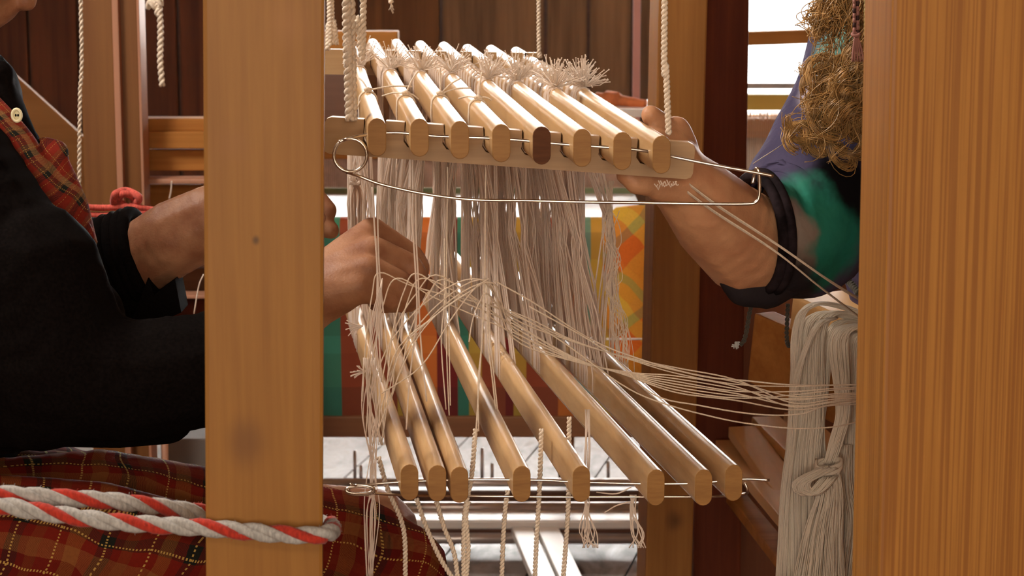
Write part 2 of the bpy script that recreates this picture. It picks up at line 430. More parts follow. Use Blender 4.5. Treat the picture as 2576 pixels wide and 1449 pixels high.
mesh('backing', merge([box(((XL+wins[0][0])/2, YB+.06, ZT/2), X3, Y3, Z, wins[0][0]-XL, .04, ZT, 0),
    box(((XR+wins[1][1])/2, YB+.06, ZT/2), X3, Y3, Z, XR-wins[1][1], .04, ZT, 0),
    box(((wins[0][1]+wins[1][0])/2, YB+.06, ZT/2), X3, Y3, Z, wins[1][0]-wins[0][1], .04, ZT, 0),
    box(((wins[0][1]+wins[0][0])/2, YB+.06, .56), X3, Y3, Z, wins[0][1]-wins[0][0], .04, 1.12, 0),
    box(((wins[1][1]+wins[1][0])/2, YB+.06, .31), X3, Y3, Z, wins[1][1]-wins[1][0], .04, .62, 0),
    box((.3, YB+.06, 2.375), X3, Y3, Z, XR-XL, .04, .25, 0)]), m_rod_dark, wb)
for k, (x0, x1, z0, z1) in enumerate(wins):
    w = empty('window_%d' % (k+1), ((x0+x1)/2, YB, z0), kind='structure')
    for a, b in (((x0, z0), (x1, z0)), ((x0, z1), (x1, z1)), ((x0, z0), (x0, z1)), ((x1, z0), (x1, z1))):
        p, q = Vector((a[0], YB+.02, a[1])), Vector((b[0], YB+.02, b[1]))
        mesh('window_frame', beam(p, q, .05, .05, Y3), m_orange, w)
    mesh('pane', box(((x0+x1)/2, YB+.03, (z0+z1)/2), X3, Y3, Z, x1-x0, .004, z1-z0, 0), m_glass, w)
w = empty('window_3', (-.1, YF, .85), kind='structure')  # frame added round the front fill lamp, on a closed wall
for a, b in (((-1.1, .85), (.9, .85)), ((-1.1, 2.05), (.9, 2.05)), ((-1.1, .85), (-1.1, 2.05)), ((.9, .85), (.9, 2.05))):
    mesh('window_frame', beam(Vector((a[0], YF+.03, a[1])), Vector((b[0], YF+.03, b[1])), .06, .06, Y3), m_orange, w)
for nm, loc in (('ceiling_light_box', (-1.1, 2.3, 2.47)), ('ceiling_light_box', (.5, -1.0, 2.47))):
    m = plain('lamp_housing', (.7, .7, .68), .4)
    o = mesh(nm, box(loc, X3, Y3, Z, 1.0 if loc[0] < 0 else 1.5, .7, .05, .01), m)
    tag(o, 'ceiling lamp over the weaver' if loc[0] < 0 else 'lamp box added behind the camera for warm front fill', 'lamp')  # the housing behind the camera is added for the front fill

# ------------------------------------------------------------------ near loom frame
loom = empty('loom_frame', (0, 1.7, 0), 'honey pine loom frame whose thick uprights stand left, centre right and at the right edge', 'loom')
def upright(name, pxl, pxr, Y, th, mat, parent, px_bot=None, ztop=1.95, **kw):
    """post whose front face spans pxl..pxr at row 724"""
    a = P(pxl, 724, Y); b = P(pxr, 724, Y); w = (b-a).length; c = (a+b)/2
    lean = 0
    if px_bot is not None:
        t0 = P(px_bot[0], 0, Y); t1 = P(px_bot[1], 1449, Y)
        lean = (t0.x-t1.x)/(t0.z-t1.z)
    cc = c+U*th/2
    bot = Vector((cc.x-lean*cc.z, cc.y, 0)); top = Vector((cc.x+lean*(ztop-cc.z), cc.y, ztop))
    return mesh(name, beam(bot, top, w, th, V, .003), mat, parent, **kw)
upright('post', 516, 815, 1.62, .068, m_postL, loom, (665, 666))
upright('post', 2222, 2700, 1.60, .075, m_postR, loom, (2240, 2205), label='coarse grained fir upright')
upright('post', 1640, 1762, 3.22, .075, m_postM, loom, (1640, 1606), label='darker upright on the far side')
# top beams tie the uprights together above the picture
mesh('top_beam', beam(P(640, 0, 1.66).xy.to_3d()+Z*1.93, Vector((P(2450, 0, 1.66).x, 1.72, 1.93)), .06, .09, U), m_postL, loom)
mesh('cross_beam', beam(Vector((.27, 1.70, 1.86)), Vector((.27-.19, 3.2, 1.86)), .07, .07), m_postM, loom)
mesh('cross_beam', beam(Vector((-.20, 1.70, 1.86)), Vector((-.42, 3.2, 1.86)), .07, .07), m_postM, loom)
mesh('top_beam', beam(Vector((-.5, 3.2, 1.80)), Vector((.4, 3.3, 1.80)), .06, .08, U), m_postM, loom)
# redder board standing behind the far upright
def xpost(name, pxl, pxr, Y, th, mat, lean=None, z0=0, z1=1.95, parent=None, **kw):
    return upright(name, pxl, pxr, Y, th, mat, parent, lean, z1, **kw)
rp = xpost('red_board', 1752, 1876, 3.34, .03, m_red, (1890, 1868))
tag(rp, 'dark red board standing behind the middle upright', 'board')

# ------------------------------------------------------------------ heddle bars
UPN = [(948, 297), (1055, 298), (1157, 304), (1261, 312), (1363, 318), (1465, 324), (1566, 332), (1665, 341)]
UPF = [(878, 93), (937, 97), (997, 98), (1057, 102), (1116, 105), (1176, 111), (1235, 113), (1298, 118)]
LON = [(1030, 1168), (1100, 1170), (1156, 1174), (1313, 1172), (1463, 1172), (1651, 1181), (1771, 1181), (1847, 1169)]
LOF = [(850, 640), (912, 640), (955, 642), (1035, 622), (1092, 630), (1140, 632), (1206, 640), (1250, 640)]
YN, YFR = 1.90, 3.2
BW, BH = 46*PX(YN), 96*PX(YN)
def bar_ends(n, f, tilt=0):
    a = P(n[0], n[1], YN); b = P(f[0], f[1], YFR)
    a.z -= BH/2; b.z -= BH/2; return a, b
def stadium_bar(a, b):
    d = (b-a).normalized(); s = Vector((d.y, -d.x, 0)).normalized(); t = s.cross(d)
    prof = []
    r = BW/2; hh = BH/2-r
    for k in range(9):
        an = math.pi*k/8; prof.append((r*math.cos(an), hh+r*math.sin(an)))
    for k in range(9):
        an = math.pi+math.pi*k/8; prof.append((r*math.cos(an), -hh+r*math.sin(an)))
    n = len(prof); vs = []; fs = []
    rings = [(0, .93), (.0006, .985), (.0016, 1), ((b-a).length-.0016, 1), ((b-a).length, .94)]
    for l, sc in rings:
        for x, y in prof: vs.append(a+d*l+s*(x*sc if sc < 1 else x)+t*(y*(1-(1-sc)*.5)))
    for i in range(len(rings)-1):
        for k in range(n): fs.append((i*n+k, i*n+(k+1) % n, (i+1)*n+(k+1) % n, (i+1)*n+k))
    fs.append(tuple(range(n))[::-1]); fs.append(tuple((len(rings)-1)*n+k for k in range(n)))
    return vs, fs, s, t, d
ords = ['leftmost', 'second', 'third', 'fourth', 'fifth', 'sixth', 'seventh', 'rightmost']
UP, LO = [], []
def at_y(a, b, Y): return a.lerp(b, (Y-a.y)/(b.y-a.y))
def make_bar(i, n, f, up):
    a, b = bar_ends(n, f)
    vs, fs, s, t, d = stadium_bar(a, b)
    if up: lab = ['leftmost upper wooden heddle bar, beside the thick white cord', 'second upper heddle bar from the left, string tied near its end',
        'third upper heddle bar from the left, knotted string with three loose ends', 'fourth upper heddle bar from the left, last one with a tied string near its end',
        'upper heddle bar with the dark brown end face', 'upper heddle bar just right of the dark-ended one', 'second upper heddle bar from the right', 'rightmost upper heddle bar, next to the gripping hand'][i]
    else: lab = ['leftmost lower wooden heddle bar, with dangling threads beside it', 'middle one of the three close-set lower heddle bars', 'right one of the three close-set lower heddle bars',
        'lower heddle bar standing alone right of the close-set three', 'fifth lower heddle bar from the left', 'long lower heddle bar third from the right, frayed threads under its end', 'lower heddle bar second from the right', 'rightmost lower heddle bar, pin sticking out past it'][i]
    e = empty('heddle_bar', a, lab, 'heddle bar', 'upper heddle bars' if up else 'lower heddle bars')
    o = mesh('bar', (vs, fs), [m_bar, m_barend2 if (up and i == 4) else m_barend], e, True)
    for p in o.data.polygons:
        if len(p.vertices) > 4: p.material_index = 1; p.use_smooth = False
        elif max(p.vertices) < 36: p.material_index = 1
    (UP if up else LO).append((a, b, s, t, d, e))
    return e
for i in range(8): make_bar(i, UPN[i], UPF[i], True)
for i in range(8): make_bar(i, LON[i], LOF[i], False)

# tufts of cut thread on the upper bars, and the string loops near their ends
roots = [(902, 163), (982, 170), (1061, 175), (1147, 180), (1227, 196), (1308, 200), (1390, 217), (1480, 217)]
HY = []
for i, (a, b, s, t, d, e) in enumerate(UP):
    # depth where the bar top passes the tuft root
    best = min((abs(0), 0) for _ in [0]); Yr = 2.4; bd = 1e9
    for k in range(200):
        Yk = 1.95+k*.006; c = at_y(a, b, Yk)+t*BH/2
        v = c-Vector((0, 0, ZC)); dep = v.y*math.cos(PITCH)-v.z*math.sin(PITCH)
        py = 724.5-F*(v.y*math.sin(PITCH)+v.z*math.cos(PITCH))/dep
        if abs(py-(roots[i][1]+4)) < bd: bd = abs(py-(roots[i][1]+4)); Yr = Yk
    HY.append(Yr)
    c = at_y(a, b, Yr)+t*(BH/2+.001)
    tubes = []
    nst = [40, 56, 60, 66, 80, 96, 100, 140][i]
    for k in range(nst):
        th = random.uniform(0, 2*math.pi); el = random.uniform(.12, 1.45)
        back = random.random()*[.03, .04, .04, .06, .07, .09, .10, .12][i]
        dirv = (s*math.cos(th)*math.cos(el)+d*math.sin(th)*math.cos(el)*.7+t*math.sin(el)*1.1).normalized()
        L = random.uniform(.016, .034)
        p0 = c+d*(back if k % 2 else 0)+s*random.uniform(-.003, .003)
        if k % 2 and random.random() < .8: p0 = p0+s*BW*.25; dirv = (dirv+s*.5).normalized()
        mid = p0+dirv*L*.55+Vector([random.uniform(-1, 1)*.002 for _ in range(3)])
        end = p0+dirv*L+Vector([random.uniform(-1, 1)*.003 for _ in range(3)])
        tubes.append(tube([p0, mid, end-(end-mid)*.1, end], [.00065, .00065, .0006, .0011], 4))
    mesh('thread_tuft', merge(tubes), m_tuft, e, kind='stuff')
    # wraps that bind the first heddles
    wr = []
    for k in range(7):
        cc = at_y(a, b, Yr+.0018*k-.004)
        loop = []
        for q in range(16):
            an = 2*math.pi*q/16; x = math.cos(an)*(BW/2+.0008)*1.02; y = math.sin(an)
            yy = (BH/2-BW/2)*(1 if y > 0 else -1)*min(1, abs(y)*3)+y*(BW/2+.0008)
            loop.append(cc+s*x+t*yy+d*random.uniform(-.0004, .0004))
        wr.append(tube(loop, .0006, 4, True))
    mesh('binding_thread', merge(wr), m_heddle, e, True)
for i, px in enumerate([(915, 232), (1022, 240), (1108, 241), (1193, 252)]):
    a, b, s, t, d, e = UP[i]; Yk = 1.9+(.16, .15, .17, .14)[i]*1.0
    bd = 1e9
    for k in range(120):
        yy_ = 1.92+k*.004; c = at_y(a, b, yy_)+t*BH/2; v = c-Vector((0, 0, ZC)); dep = v.y*math.cos(PITCH)-v.z*math.sin(PITCH)
        py = 724.5-F*(v.y*math.sin(PITCH)+v.z*math.cos(PITCH))/dep
        if abs(py-px[1]) < bd: bd = abs(py-px[1]); Yk = yy_
    parts = []
    for off in (0, .004):
        cc = at_y(a, b, Yk+off); loop = []
        for q in range(18):
            an = 2*math.pi*q/18; y = math.sin(an)
            yy = (BH/2-BW/2)*(1 if y > 0 else -1)*min(1, abs(y)*3)+y*(BW/2+.001)
            loop.append(cc+s*math.cos(an)*(BW/2+.001)+t*yy)
        parts.append(tube(loop, .0010, 5, True))
    k0 = at_y(a, b, Yk)+t*(BH/2+.002)
    for dx, dz, dy in [[(.045, .004, 0), (-.012, -.02, -.01), (-.01, .012, .01)], [(.012, .022, 0), (.013, -.006, 0), (-.025, -.004, .02)], [(.0, .026, 0), (.021, .016, 0), (.031, .006, 0)], [(.004, .026, 0), (.014, -.002, 0), (-.02, -.002, .02)]][i]:
        parts.append(tube(spline([k0, k0+Vector((dx*.5, dy*.5, dz*.5+.002)), k0+Vector((dx, dy, dz))], 4), .0009, 5))
    parts.append(tube([k0+s*.004, k0+t*.002, k0-s*.004], .0019, 6))
    mesh('tied_string', merge(parts), m_cord, e, True)

# ------------------------------------------------------------------ string heddles: eight bundles between upper and lower bars
for i in range(8):
    a, b, s, t, d, e = UP[i]; a2_, b2_, s2_, t2_, d2_, e2 = LO[i]
    n = [34, 50, 56, 62, 70, 76, 76, 84][i]
    y0, y1 = HY[i]+.004, HY[i]+[.14, .20, .25, .32, .38, .42, .44, .46][i]
    tubes = []; BN = [(random.gauss(0, .012), random.gauss(0, .012), random.gauss(0, .02)) for _ in range(9)]
    for k in range(n):
        bq = BN[int(k/n*9)]; u = (k+random.uniform(-.5, .5))/n; u = u*.5+.5*(math.floor(u*9)/9+.05)   # they bunch up
        Yk = y0+(y1-y0)*u; c = at_y(a, b, Yk)
        Yl = Yk+bq[2]+random.gauss(0, .012)+(-.03 if i > 3 else .02); Yl = max(2.2, Yl); c2 = at_y(a2_, b2_, Yl)
        hw = BW/2+.0007; jx = bq[0]*.6+random.gauss(0, .002); jy = bq[1]+random.gauss(0, .003)
        mid = c.lerp(c2, .5+random.gauss(0, .03))+Vector((jx, jy, 0))
        top = [c-s*hw-t*(BH/2-.006), c-s*hw*1.0+t*(BH/2-.010), c-s*hw*.6+t*(BH/2-.001), c+t*(BH/2+.0008), c+s*hw*.6+t*(BH/2-.001), c+s*hw+t*(BH/2-.010), c+s*hw-t*(BH/2-.006)]
        bot = [c2+s2_*hw+t2_*(BH/2-.006), c2+s2_*hw-t2_*(BH/2-.010), c2-t2_*(BH/2+.0008), c2-s2_*hw-t2_*(BH/2-.010), c2-s2_*hw+t2_*(BH/2-.006)]
        sp = random.uniform(.0006, .0022)
        q1 = [top[-1].lerp(mid, .5)+Vector((sp, random.gauss(0, .001), 0)), mid+Vector((sp*.3, 0, .012)), mid+Vector((sp*.9, 0, 0)), mid+Vector((sp*.3, 0, -.012)), mid.lerp(bot[0], .5)+Vector((sp+random.gauss(0, .001), 0, 0))]
        q2 = [mid.lerp(bot[-1], .5)-Vector((sp, 0, 0)), mid+Vector((-sp*.3, 0, -.012)), mid+Vector((-sp*.9, 0, 0)), mid+Vector((-sp*.3, 0, .012)), top[0].lerp(mid, .5)-Vector((sp, 0, 0))]
        tubes.append(tube(top+q1+bot+q2, .0009, 4, True))
    hb = mesh('heddle_strings', merge(tubes), m_heddle, None, True)
    tag(hb, 'white string heddles hung on the %s upper heddle bar%s' % (ords[i], ' from the left' if 0 < i < 7 else ''), 'heddles', 'string heddles', 'stuff')

# loose loops at the right edge of the heddle curtain
lp = []
for k in range(16):
    x0 = 1520+random.uniform(0, 25); Yk = 2.40
    pts = [P(x0, 455, Yk)]
    for yy, dx, am in ((520, 15, 5), (580, 10, 14), (650, 30, 16), (720, 22, 18), (800, 40, 22), (870, 48, 16), (940, 50, 12)):
        pts.append(P(1515+dx+random.uniform(-am, am)+k*.5, yy+random.uniform(-14, 14), Yk))
    lp.append(tube(spline(pts, 5), .00055, 4))
for c0 in (830, 700, 610):
    pts = [P(1525, c0-100, 2.39), P(1555, c0-50, 2.39), P(1562+random.uniform(0, 12), c0, 2.39), P(1545, c0+18, 2.39), P(1538, c0-15, 2.39), P(1558, c0-80, 2.39)]
    lp.append(tube(spline(pts, 6), .00055, 4))
lp.append(tube(spline([P(1540, 700, 2.39), P(1572, 800, 2.39), P(1592, 880, 2.39), P(1594, 960, 2.39), P(1575, 1010, 2.39)], 6), .00055, 4))
tag(mesh('loose_loops', merge(lp), m_warp, None, True), 'tangle of loose cream thread loops at the right edge of the heddles', 'thread', kind='stuff')

# ------------------------------------------------------------------ notched holder boards
def holder(Y, bars, pxa, pxb, ztop_a, ztop_b, zlip, th, mat, label, bev=.006):
    cs = [at_y(a, b, Y+(at_y(a, b, Y).x)*.0) for (a, b, *_r) in bars]
    A = P(*pxa, Y); B = P(*pxb, Y)
    ax = (B-A); L = ax.length; ax.normalize(); ay = ax.cross(Vector((0, -1, 0))).normalized()
    if ay.z < 0: ay = -ay
    az = ax.cross(ay)
    if az.y < 0: az = -az
    poly = [(0, 0), (L, 0)] if not bev else [(bev, 0), (L-bev, 0), (L-.3*bev, .3*bev), (L, bev)]
    top = ztop_a
    poly += [(L, top-bev), (L-.3*bev, top-.3*bev), (L-bev, top)]
    for c in reversed(cs):
        x = (c-A).dot(ax); y = (c-A).dot(ay)-BH/2
        w = BW/2+.0018; yb = max(zlip, y-.0005)
        poly += [(x+w, top), (x+w, yb+.006), (x+w*.6, yb+.001), (x, yb), (x-w*.6, yb+.001), (x-w, yb+.006), (x-w, top)]
    poly += [(bev, top), (.3*bev, top-.3*bev), (0, top-bev), (0, bev), (.3*bev, .3*bev)]
    vs, fs = prism(poly, ax, ay, az, A, th)
    me = bpy.data.meshes.new('notched_board'); me.from_pydata([tuple(v) for v in vs], [], fs)
    bm = bmesh.new(); bm.from_mesh(me); bmesh.ops.recalc_face_normals(bm, faces=bm.faces)
    bmesh.ops.triangulate(bm, faces=[f for f in bm.faces if len(f.verts) > 4]); bm.to_mesh(me); bm.free()
    o = link('notched_board', me, mat); tag(o, label, 'board'); return o, A, ax, ay, az
nb, A_, ax_, ay_, az_ = holder(1.975, UP, (812, 386), (1742, 452), 92*PX(1.975), 0, .0015, .016, m_board, 'notched wooden board carrying the near ends of the upper heddle bars')
nb2, *_q = holder(3.0, UP, (760, 186), (1330, 196), 62*PX(3.0), 0, .002, .016, m_board, 'greyish notched board under the far ends of the upper heddle bars')
# small white strokes under the board end
ch = []
for k in range(11):
    x = 1646+k*5.2; y = 458+3*math.sin(k*1.9)+(4 if k < 2 else 0)
    ch.append(tube([P(x, y+random.uniform(-3, 3), 1.955), P(x+5, y+9+random.uniform(-2, 4), 1.955), P(x+9, y+random.uniform(0, 6), 1.955)], .0007, 4))
mk = mesh('white_marks', merge(ch), m_heddle); tag(mk, 'tiny crumpled white marks under the right end of the notched board', 'scrap')

# ------------------------------------------------------------------ wire pins
def pin(name, coil, pathA, pathB, Y, r, label, flat=1.0):
    e = empty(name, P(coil[0], coil[1], Y), label, 'pin')
    pts = []
    for k in range(45):
        an = math.radians(-115)+k/44*math.radians(360*2-20)
        pts.append(P(coil[0]+coil[2]*math.cos(an), coil[1]+coil[2]*flat*math.sin(an), Y)+Y3*(k/44*.006)+(Vector((0, 0, 0)) if flat > .5 else Z*(-.004*k/44)))
    mesh('coil', tube(pts, r, 8), m_wire, e, True)
    mesh('arm', tube(spline([P(x, y, Y+dy) for x, y, dy in pathA], 6), r, 8), m_wire, e, True)
    mesh('arm', tube(spline([P(x, y, Y+dy) for x, y, dy in pathB], 6), r, 8), m_wire, e, True)
    return e
pin('wire_pin', (881, 391, 42), [(852, 357, 0), (880, 348, .002), (925, 339, .01), (1000, 334, .012), (1100, 343, .012), (1215, 347, .012), (1310, 353, .012), (1415, 363, .012), (1515, 370, .012), (1610, 378, .01), (1690, 394, 0), (1800, 416, -.004), (1900, 434, -.005), (1946, 443, -.005)],
    [(872, 433, .006), (900, 442, 0), (950, 461, 0), (1010, 476, 0), (1070, 488, 0), (1140, 498, 0), (1220, 504, 0), (1330, 505, 0), (1450, 508, 0), (1600, 510, 0), (1780, 513, 0), (1880, 513, 0), (1903, 507, 0), (1910, 490, 0), (1911, 460, 0), (1908, 430, 0), (1902, 424, .002), (1898, 440, .008), (1893, 462, .008)],
    1.915, .0015, 'large bent safety-pin of wire run through the upper heddle bars')
pin('wire_pin', (905, 1230, 36), [(880, 1218, 0), (905, 1222, .004), (960, 1216, .01), (1040, 1211, .012), (1180, 1207, .012), (1360, 1208, .012), (1440, 1212, .012), (1620, 1217, .012), (1745, 1216, .012), (1825, 1209, .012), (1880, 1205, .012), (1936, 1208, .01)],
    [(930, 1240, .006), (1020, 1246, .02), (1180, 1248, .045), (1400, 1250, .045), (1600, 1250, .045), (1790, 1249, .045), (1868, 1244, .02), (1880, 1234, .01), (1874, 1215, .01)],
    1.915, .0013, 'wire pin run through the lower heddle bars', .28)

# ------------------------------------------------------------------ cords
def cord(name, pts, r, pitch, label, cat='cord', mat=None, group=None, knots=(), fray=None, parent=None):
    parts = twist_cord(spline(pts, 5) if len(pts) > 2 else pts, r, pitch)
    for k in knots:
        for j in range(3):
            an = random.uniform(0, 6.28)
            parts.append(tube(spline([k+Vector((math.cos(an+q)*r*2.2, math.sin(an+q)*r*1.6, math.sin(an*2+q*1.7)*r*2.2)) for q in range(7)], 3), r*.9, 5))
    if fray:
        for j in range(fray[1]):
            p = fray[0]; q = p+Vector((random.uniform(-1, 1)*.006, random.uniform(-1, 1)*.006, -random.uniform(.01, .03)))*fray[2]
            parts.append(tube([p, p.lerp(q, .5)+Vector((random.gauss(0, .002), 0, 0)), q], .0005, 4))
    o = mesh(name, merge(parts), mat or m_cord, parent, True)
    return tag(o, label, cat, group)
ZTOP = 1.86
def up_to(p): return Vector((p.x, p.y, ZTOP))
c_ = P(1682, 338, 1.93)
cord('hanging_cord', [up_to(P(1672, 0, 1.93)), P(1672, 0, 1.93), P(1676, 170, 1.93), c_], .0017, .009, 'braided cream cord hanging in front of the middle upright')
c_ = P(1359, 145, 2.95)
cord('hanging_cord', [up_to(P(1355, 0, 2.95)), P(1355, 0, 2.95), c_], .0017, .010, 'thin cream cord hanging at the far end of the heddle bars')
cord('hanging_cord', [up_to(P(873, 0, 1.95)), P(872, 0, 1.95), P(876, 90, 1.95), P(877, 200, 1.95), P(880, 302, 1.95)], .0025, .012, 'thick cream cord hanging beside the leftmost heddle bar')
cord('hanging_cord', [up_to(P(886, 0, 1.955)), P(884, 0, 1.955), P(886, 150, 1.955), P(889, 302, 1.957)], .0022, .012, 'second thick cream cord touching the first, on its right')
cord('hanging_cord', [up_to(P(920, -10, 1.97)), P(914, 0, 1.97), P(900, 45, 1.97), P(888, 85, 1.965)], .0018, .010, 'slanting cream cord running into the thick hanging cord')
cord('hanging_cord', [up_to(P(829, 0, 2.9)), P(829, 0, 2.9), P(826, 60, 2.9), P(824, 125, 2.9)], .0022, .010, 'white cord hanging just beside the left upright, far side')
cord('hanging_cord', [up_to(P(835, 0, 2.91)), P(835, 0, 2.91), P(840, 50, 2.91), P(848, 112, 2.91)], .0018, .010, 'white cord splayed right of the one beside the left upright')
cord('cord_end', [P(975, -90, 2.9), P(978, -30, 2.9), P(984, 6, 2.9)], .0022, .010, 'frayed cord tip poking in at the top above the heddle bars', fray=(P(984, 4, 2.9), 5, .6))
cord('hanging_cord', [up_to(P(203, 0, 3.0)), P(203, 0, 3.0), P(201, 250, 3.0), P(199, 530, 3.0), P(200, 900, 3.0)], .0017, .016, 'thin straight white cord hanging behind the weaver')
cord('hanging_cord', [up_to(P(380, -200, 3.3)), P(392, -60, 3.3), P(400, 5, 3.3), P(404, 80, 3.3), P(403, 150, 3.3), P(408, 216, 3.3)], .0028, .018, 'knotted off-white cord dangling over the dark planks', knots=[P(380, 12, 3.3), P(398, 4, 3.3)])

# white tied bundle under the coil
parts = []
for k in range(26):
    x = 893+random.uniform(-7, 20); parts.append(tube(spline([P(893+random.uniform(-6, 8), 455, 2.0), P(x, 490, 2.12), P(x+random.uniform(-2, 2), 540, 2.22), P(x+random.uniform(-4, 6), 640, 2.24)], 4), .0006, 4))
for k in range(8):
    an = random.uniform(0, 6); parts.append(tube(spline([P(893+12*math.cos(an+q), 452+12*math.sin(an*1.7+q), 1.94+.004*q) for q in range(5)], 3), .0014, 5))
parts.append(tube([P(886, 434, 1.925), P(893, 455, 1.94)], .0014, 5))
tag(mesh('tied_thread_bundle', merge(parts), m_heddle, None, True), 'knotted bunch of white threads tied under the coil of the upper pin', 'thread', kind='stuff')

# pairs of thread running down in front of the weaver's hand
def thin(name, lines, label, r=.0006, mat=None, n=5, kind=None, group=None):
    o = mesh(name, merge([tube(spline([P(*q) for q in L], n), r, 4) for L in lines]), mat or m_warp, None, True)
    return tag(o, label, 'thread', group, kind)
thin('thread_pair', [[(936, 470, 1.96), (944, 600, 1.96), (950, 690, 1.96), (953, 780, 1.96), (955, 880, 1.95), (960, 960, 1.95)], [(950, 470, 1.96), (951, 600, 1.96), (956, 700, 1.96), (966, 800, 1.96), (982, 960, 1.95)], [(945, 600, 1.965), (949, 700, 1.965), (946, 900, 1.95), (938, 1000, 1.95)]],
     'white threads crossing the front of the weaver’s brown hand', .0010, m_heddle)
thin('thread_pair', [[(1030, 470, 1.96), (1040, 600, 1.96), (1046, 700, 1.96), (1048, 800, 1.96), (1030, 960, 1.95), (1022, 1080, 1.95)], [(1045, 470, 1.96), (1047, 600, 1.96), (1052, 700, 1.96), (1058, 850, 1.96), (1073, 1010, 1.95)]],
     'white threads crossing the fingertips of the weaver’s brown hand', .0010, m_heddle)
thin('thread_pair', [[(1126, 420, 1.99), (1124, 600, 1.99), (1122, 760, 1.97), (1124, 900, 1.95), (1130, 1045, 1.95)], [(1118, 600, 1.99), (1118, 760, 1.97), (1110, 860, 1.95), (1122, 1030, 1.95)], [(1130, 700, 1.98), (1130, 860, 1.96), (1133, 1020, 1.95)]],
     'cream threads hanging down to the third lower heddle bar', .0008)
thin('thread_pair', [[(1222, 420, 1.99), (1219, 700, 1.98), (1216, 800, 1.96), (1206, 950, 1.94), (1196, 1100, 1.93), (1188, 1120, 1.93)], [(1217, 700, 1.98), (1212, 860, 1.96), (1203, 960, 1.94), (1204, 1085, 1.93)], [(1224, 700, 1.98), (1228, 860, 1.96), (1238, 950, 1.95), (1247, 1030, 1.95)], [(1221, 700, 1.98), (1236, 880, 1.96), (1244, 960, 1.95), (1252, 1035, 1.95)]],
     'cream threads parting over the fourth lower heddle bar', .0009)

# arching warp threads that run to the right-hand upright
random.seed(3)
ends_y = [968, 976, 980, 990, 994, 998, 1003, 1008, 1012, 1018]
peaks = [(956, 686), (1000, 700), (1050, 688), (1062, 700), (1115, 696), (1128, 706), (1205, 702), (1225, 706), (1240, 712), (1228, 740)]
starts = [(912, 1010), (920, 1100), (975, 950), (985, 1010), (960, 960), (1010, 940), (930, 1000), (950, 1060), (985, 1000), (1180, 860)]
for k in range(10):
    px, py = peaks[k]; sx, sy = starts[k]; ey = ends_y[k]
    Yh = 1.965
    pts = [(sx, sy, 1.94), (sx+(px-sx)*.18, sy+(py-sy)*.45, 1.955), (sx+(px-sx)*.55, sy+(py-sy)*.83, Yh), (px, py, Yh)]
    fk = ((k*7) % 10)/9; gk = ((k*3+2) % 10)/9; hk = (fk+gk)/2
    q = [(1150, 745+hk*40, 1.99), (1290, 785+fk*65, 2.02), (1440, 848+(.6*fk+.4*gk)*82, 2.04), (1580, 893+(.4*fk+.6*gk)*72, 2.05)]
    q = [w for w in q if w[0] > px+45]
    if px < 1100: q[0] = (px+95, py+38+(k % 3)*12, 1.98)
    pts += q+[(1700, 925+gk*62, 2.05), (1850, 955+gk*52, 2.04), (1990, ey+4+(k*5) % 12, 2.0), (2100, ey+1, 1.98), (2200, ey-2, 1.92)]
    thin('warp_thread', [pts], 'cream arching warp thread, its peak %s from the left among the arches' % (['first','second','third','fourth','fifth','sixth','seventh','eighth','last but one','last'][[0,1,2,3,4,5,6,7,9,8][k]]), .0008, n=6, group='arching warp threads')
thin('warp_thread', [[(1330, 770, 2.0), (1520, 880, 2.03), (1640, 990, 2.04), (1760, 1020, 2.04), (1900, 1042, 2.02), (2010, 1042, 2.0), (2080, 1020, 1.98), (2200, 1005, 1.92)]], 'cream warp thread sagging second lowest across the dark panel', .0009)
thin('warp_thread', [[(1240, 760, 2.0), (1400, 850, 2.03), (1560, 965, 2.04), (1660, 1012, 2.04), (1800, 1050, 2.04), (1900, 1068, 2.02), (2010, 1078, 2.0), (2110, 1072, 1.98), (2200, 1048, 1.92)]], 'lowest sagging cream warp thread, crossing the heddle bars on the right', .0009)
thin('warp_thread', [[(1245, 707, 1.99), (1340, 760, 2.0), (1480, 850, 2.03), (1600, 900, 2.04), (1760, 945, 2.04), (1880, 958, 2.02), (2010, 969, 2.0), (2200, 967, 1.92)]], 'topmost cream warp thread sloping down across the dark panel', .0009)
# strands dangling at lower left
thin('dangling_threads', [[(925+random.uniform(-12, 20), 900, 1.93), (925+random.uniform(-14, 26), 1050, 1.93), (928+random.uniform(-8, 22), 1200, 1.93), (915+random.uniform(-5, 40), 1290, 1.93), (926+random.uniform(-8, 14), 1460, 1.93)] for _ in range(11)],
     'bunch of fine white threads dangling past the leftmost lower heddle bar', .0006, m_heddle, kind='stuff')
thin('dangling_threads', [[(962, 700, 1.955), (940+random.uniform(-12, 12), 830, 1.95), (935+random.uniform(-15, 25), 980, 1.94), (940+random.uniform(-10, 30), 1120, 1.93)] for _ in range(8)],
     'white threads fanning down below the weaver’s hand', .0006, m_heddle, kind='stuff')
thin('dangling_threads', [[(930+random.uniform(-5, 30), 1120, 1.93), (1000+random.uniform(-30, 30), 900, 1.94), (1100, 790, 1.95), (1225, 706, 1.965)] for _ in range(3)]+[[(960, 990, 1.935), (1060, 920, 1.94), (1130, 810, 1.95), (1190, 730, 1.96), (1230, 700, 1.96)]],
     'cream threads rising diagonally from the left lower bars', .0007)
# frays left of the lowest bars
for nm, (x, y), lab in (('frayed_ends', (905, 820), 'frayed white ends sticking out under the weaver’s wrist'), ('frayed_ends', (918, 935), 'frayed white ends sticking out left of the lower heddle bars')):
    L = []
    for k in range(14):
        dx, dy = random.uniform(-38, -8), random.uniform(-16, 26)
        L.append([(x+8, y, 1.96), (x+dx*.5, y+dy*.4, 1.96), (x+dx, y+dy, 1.96)])
    thin(nm, L, lab, .0006, m_heddle, kind='stuff')
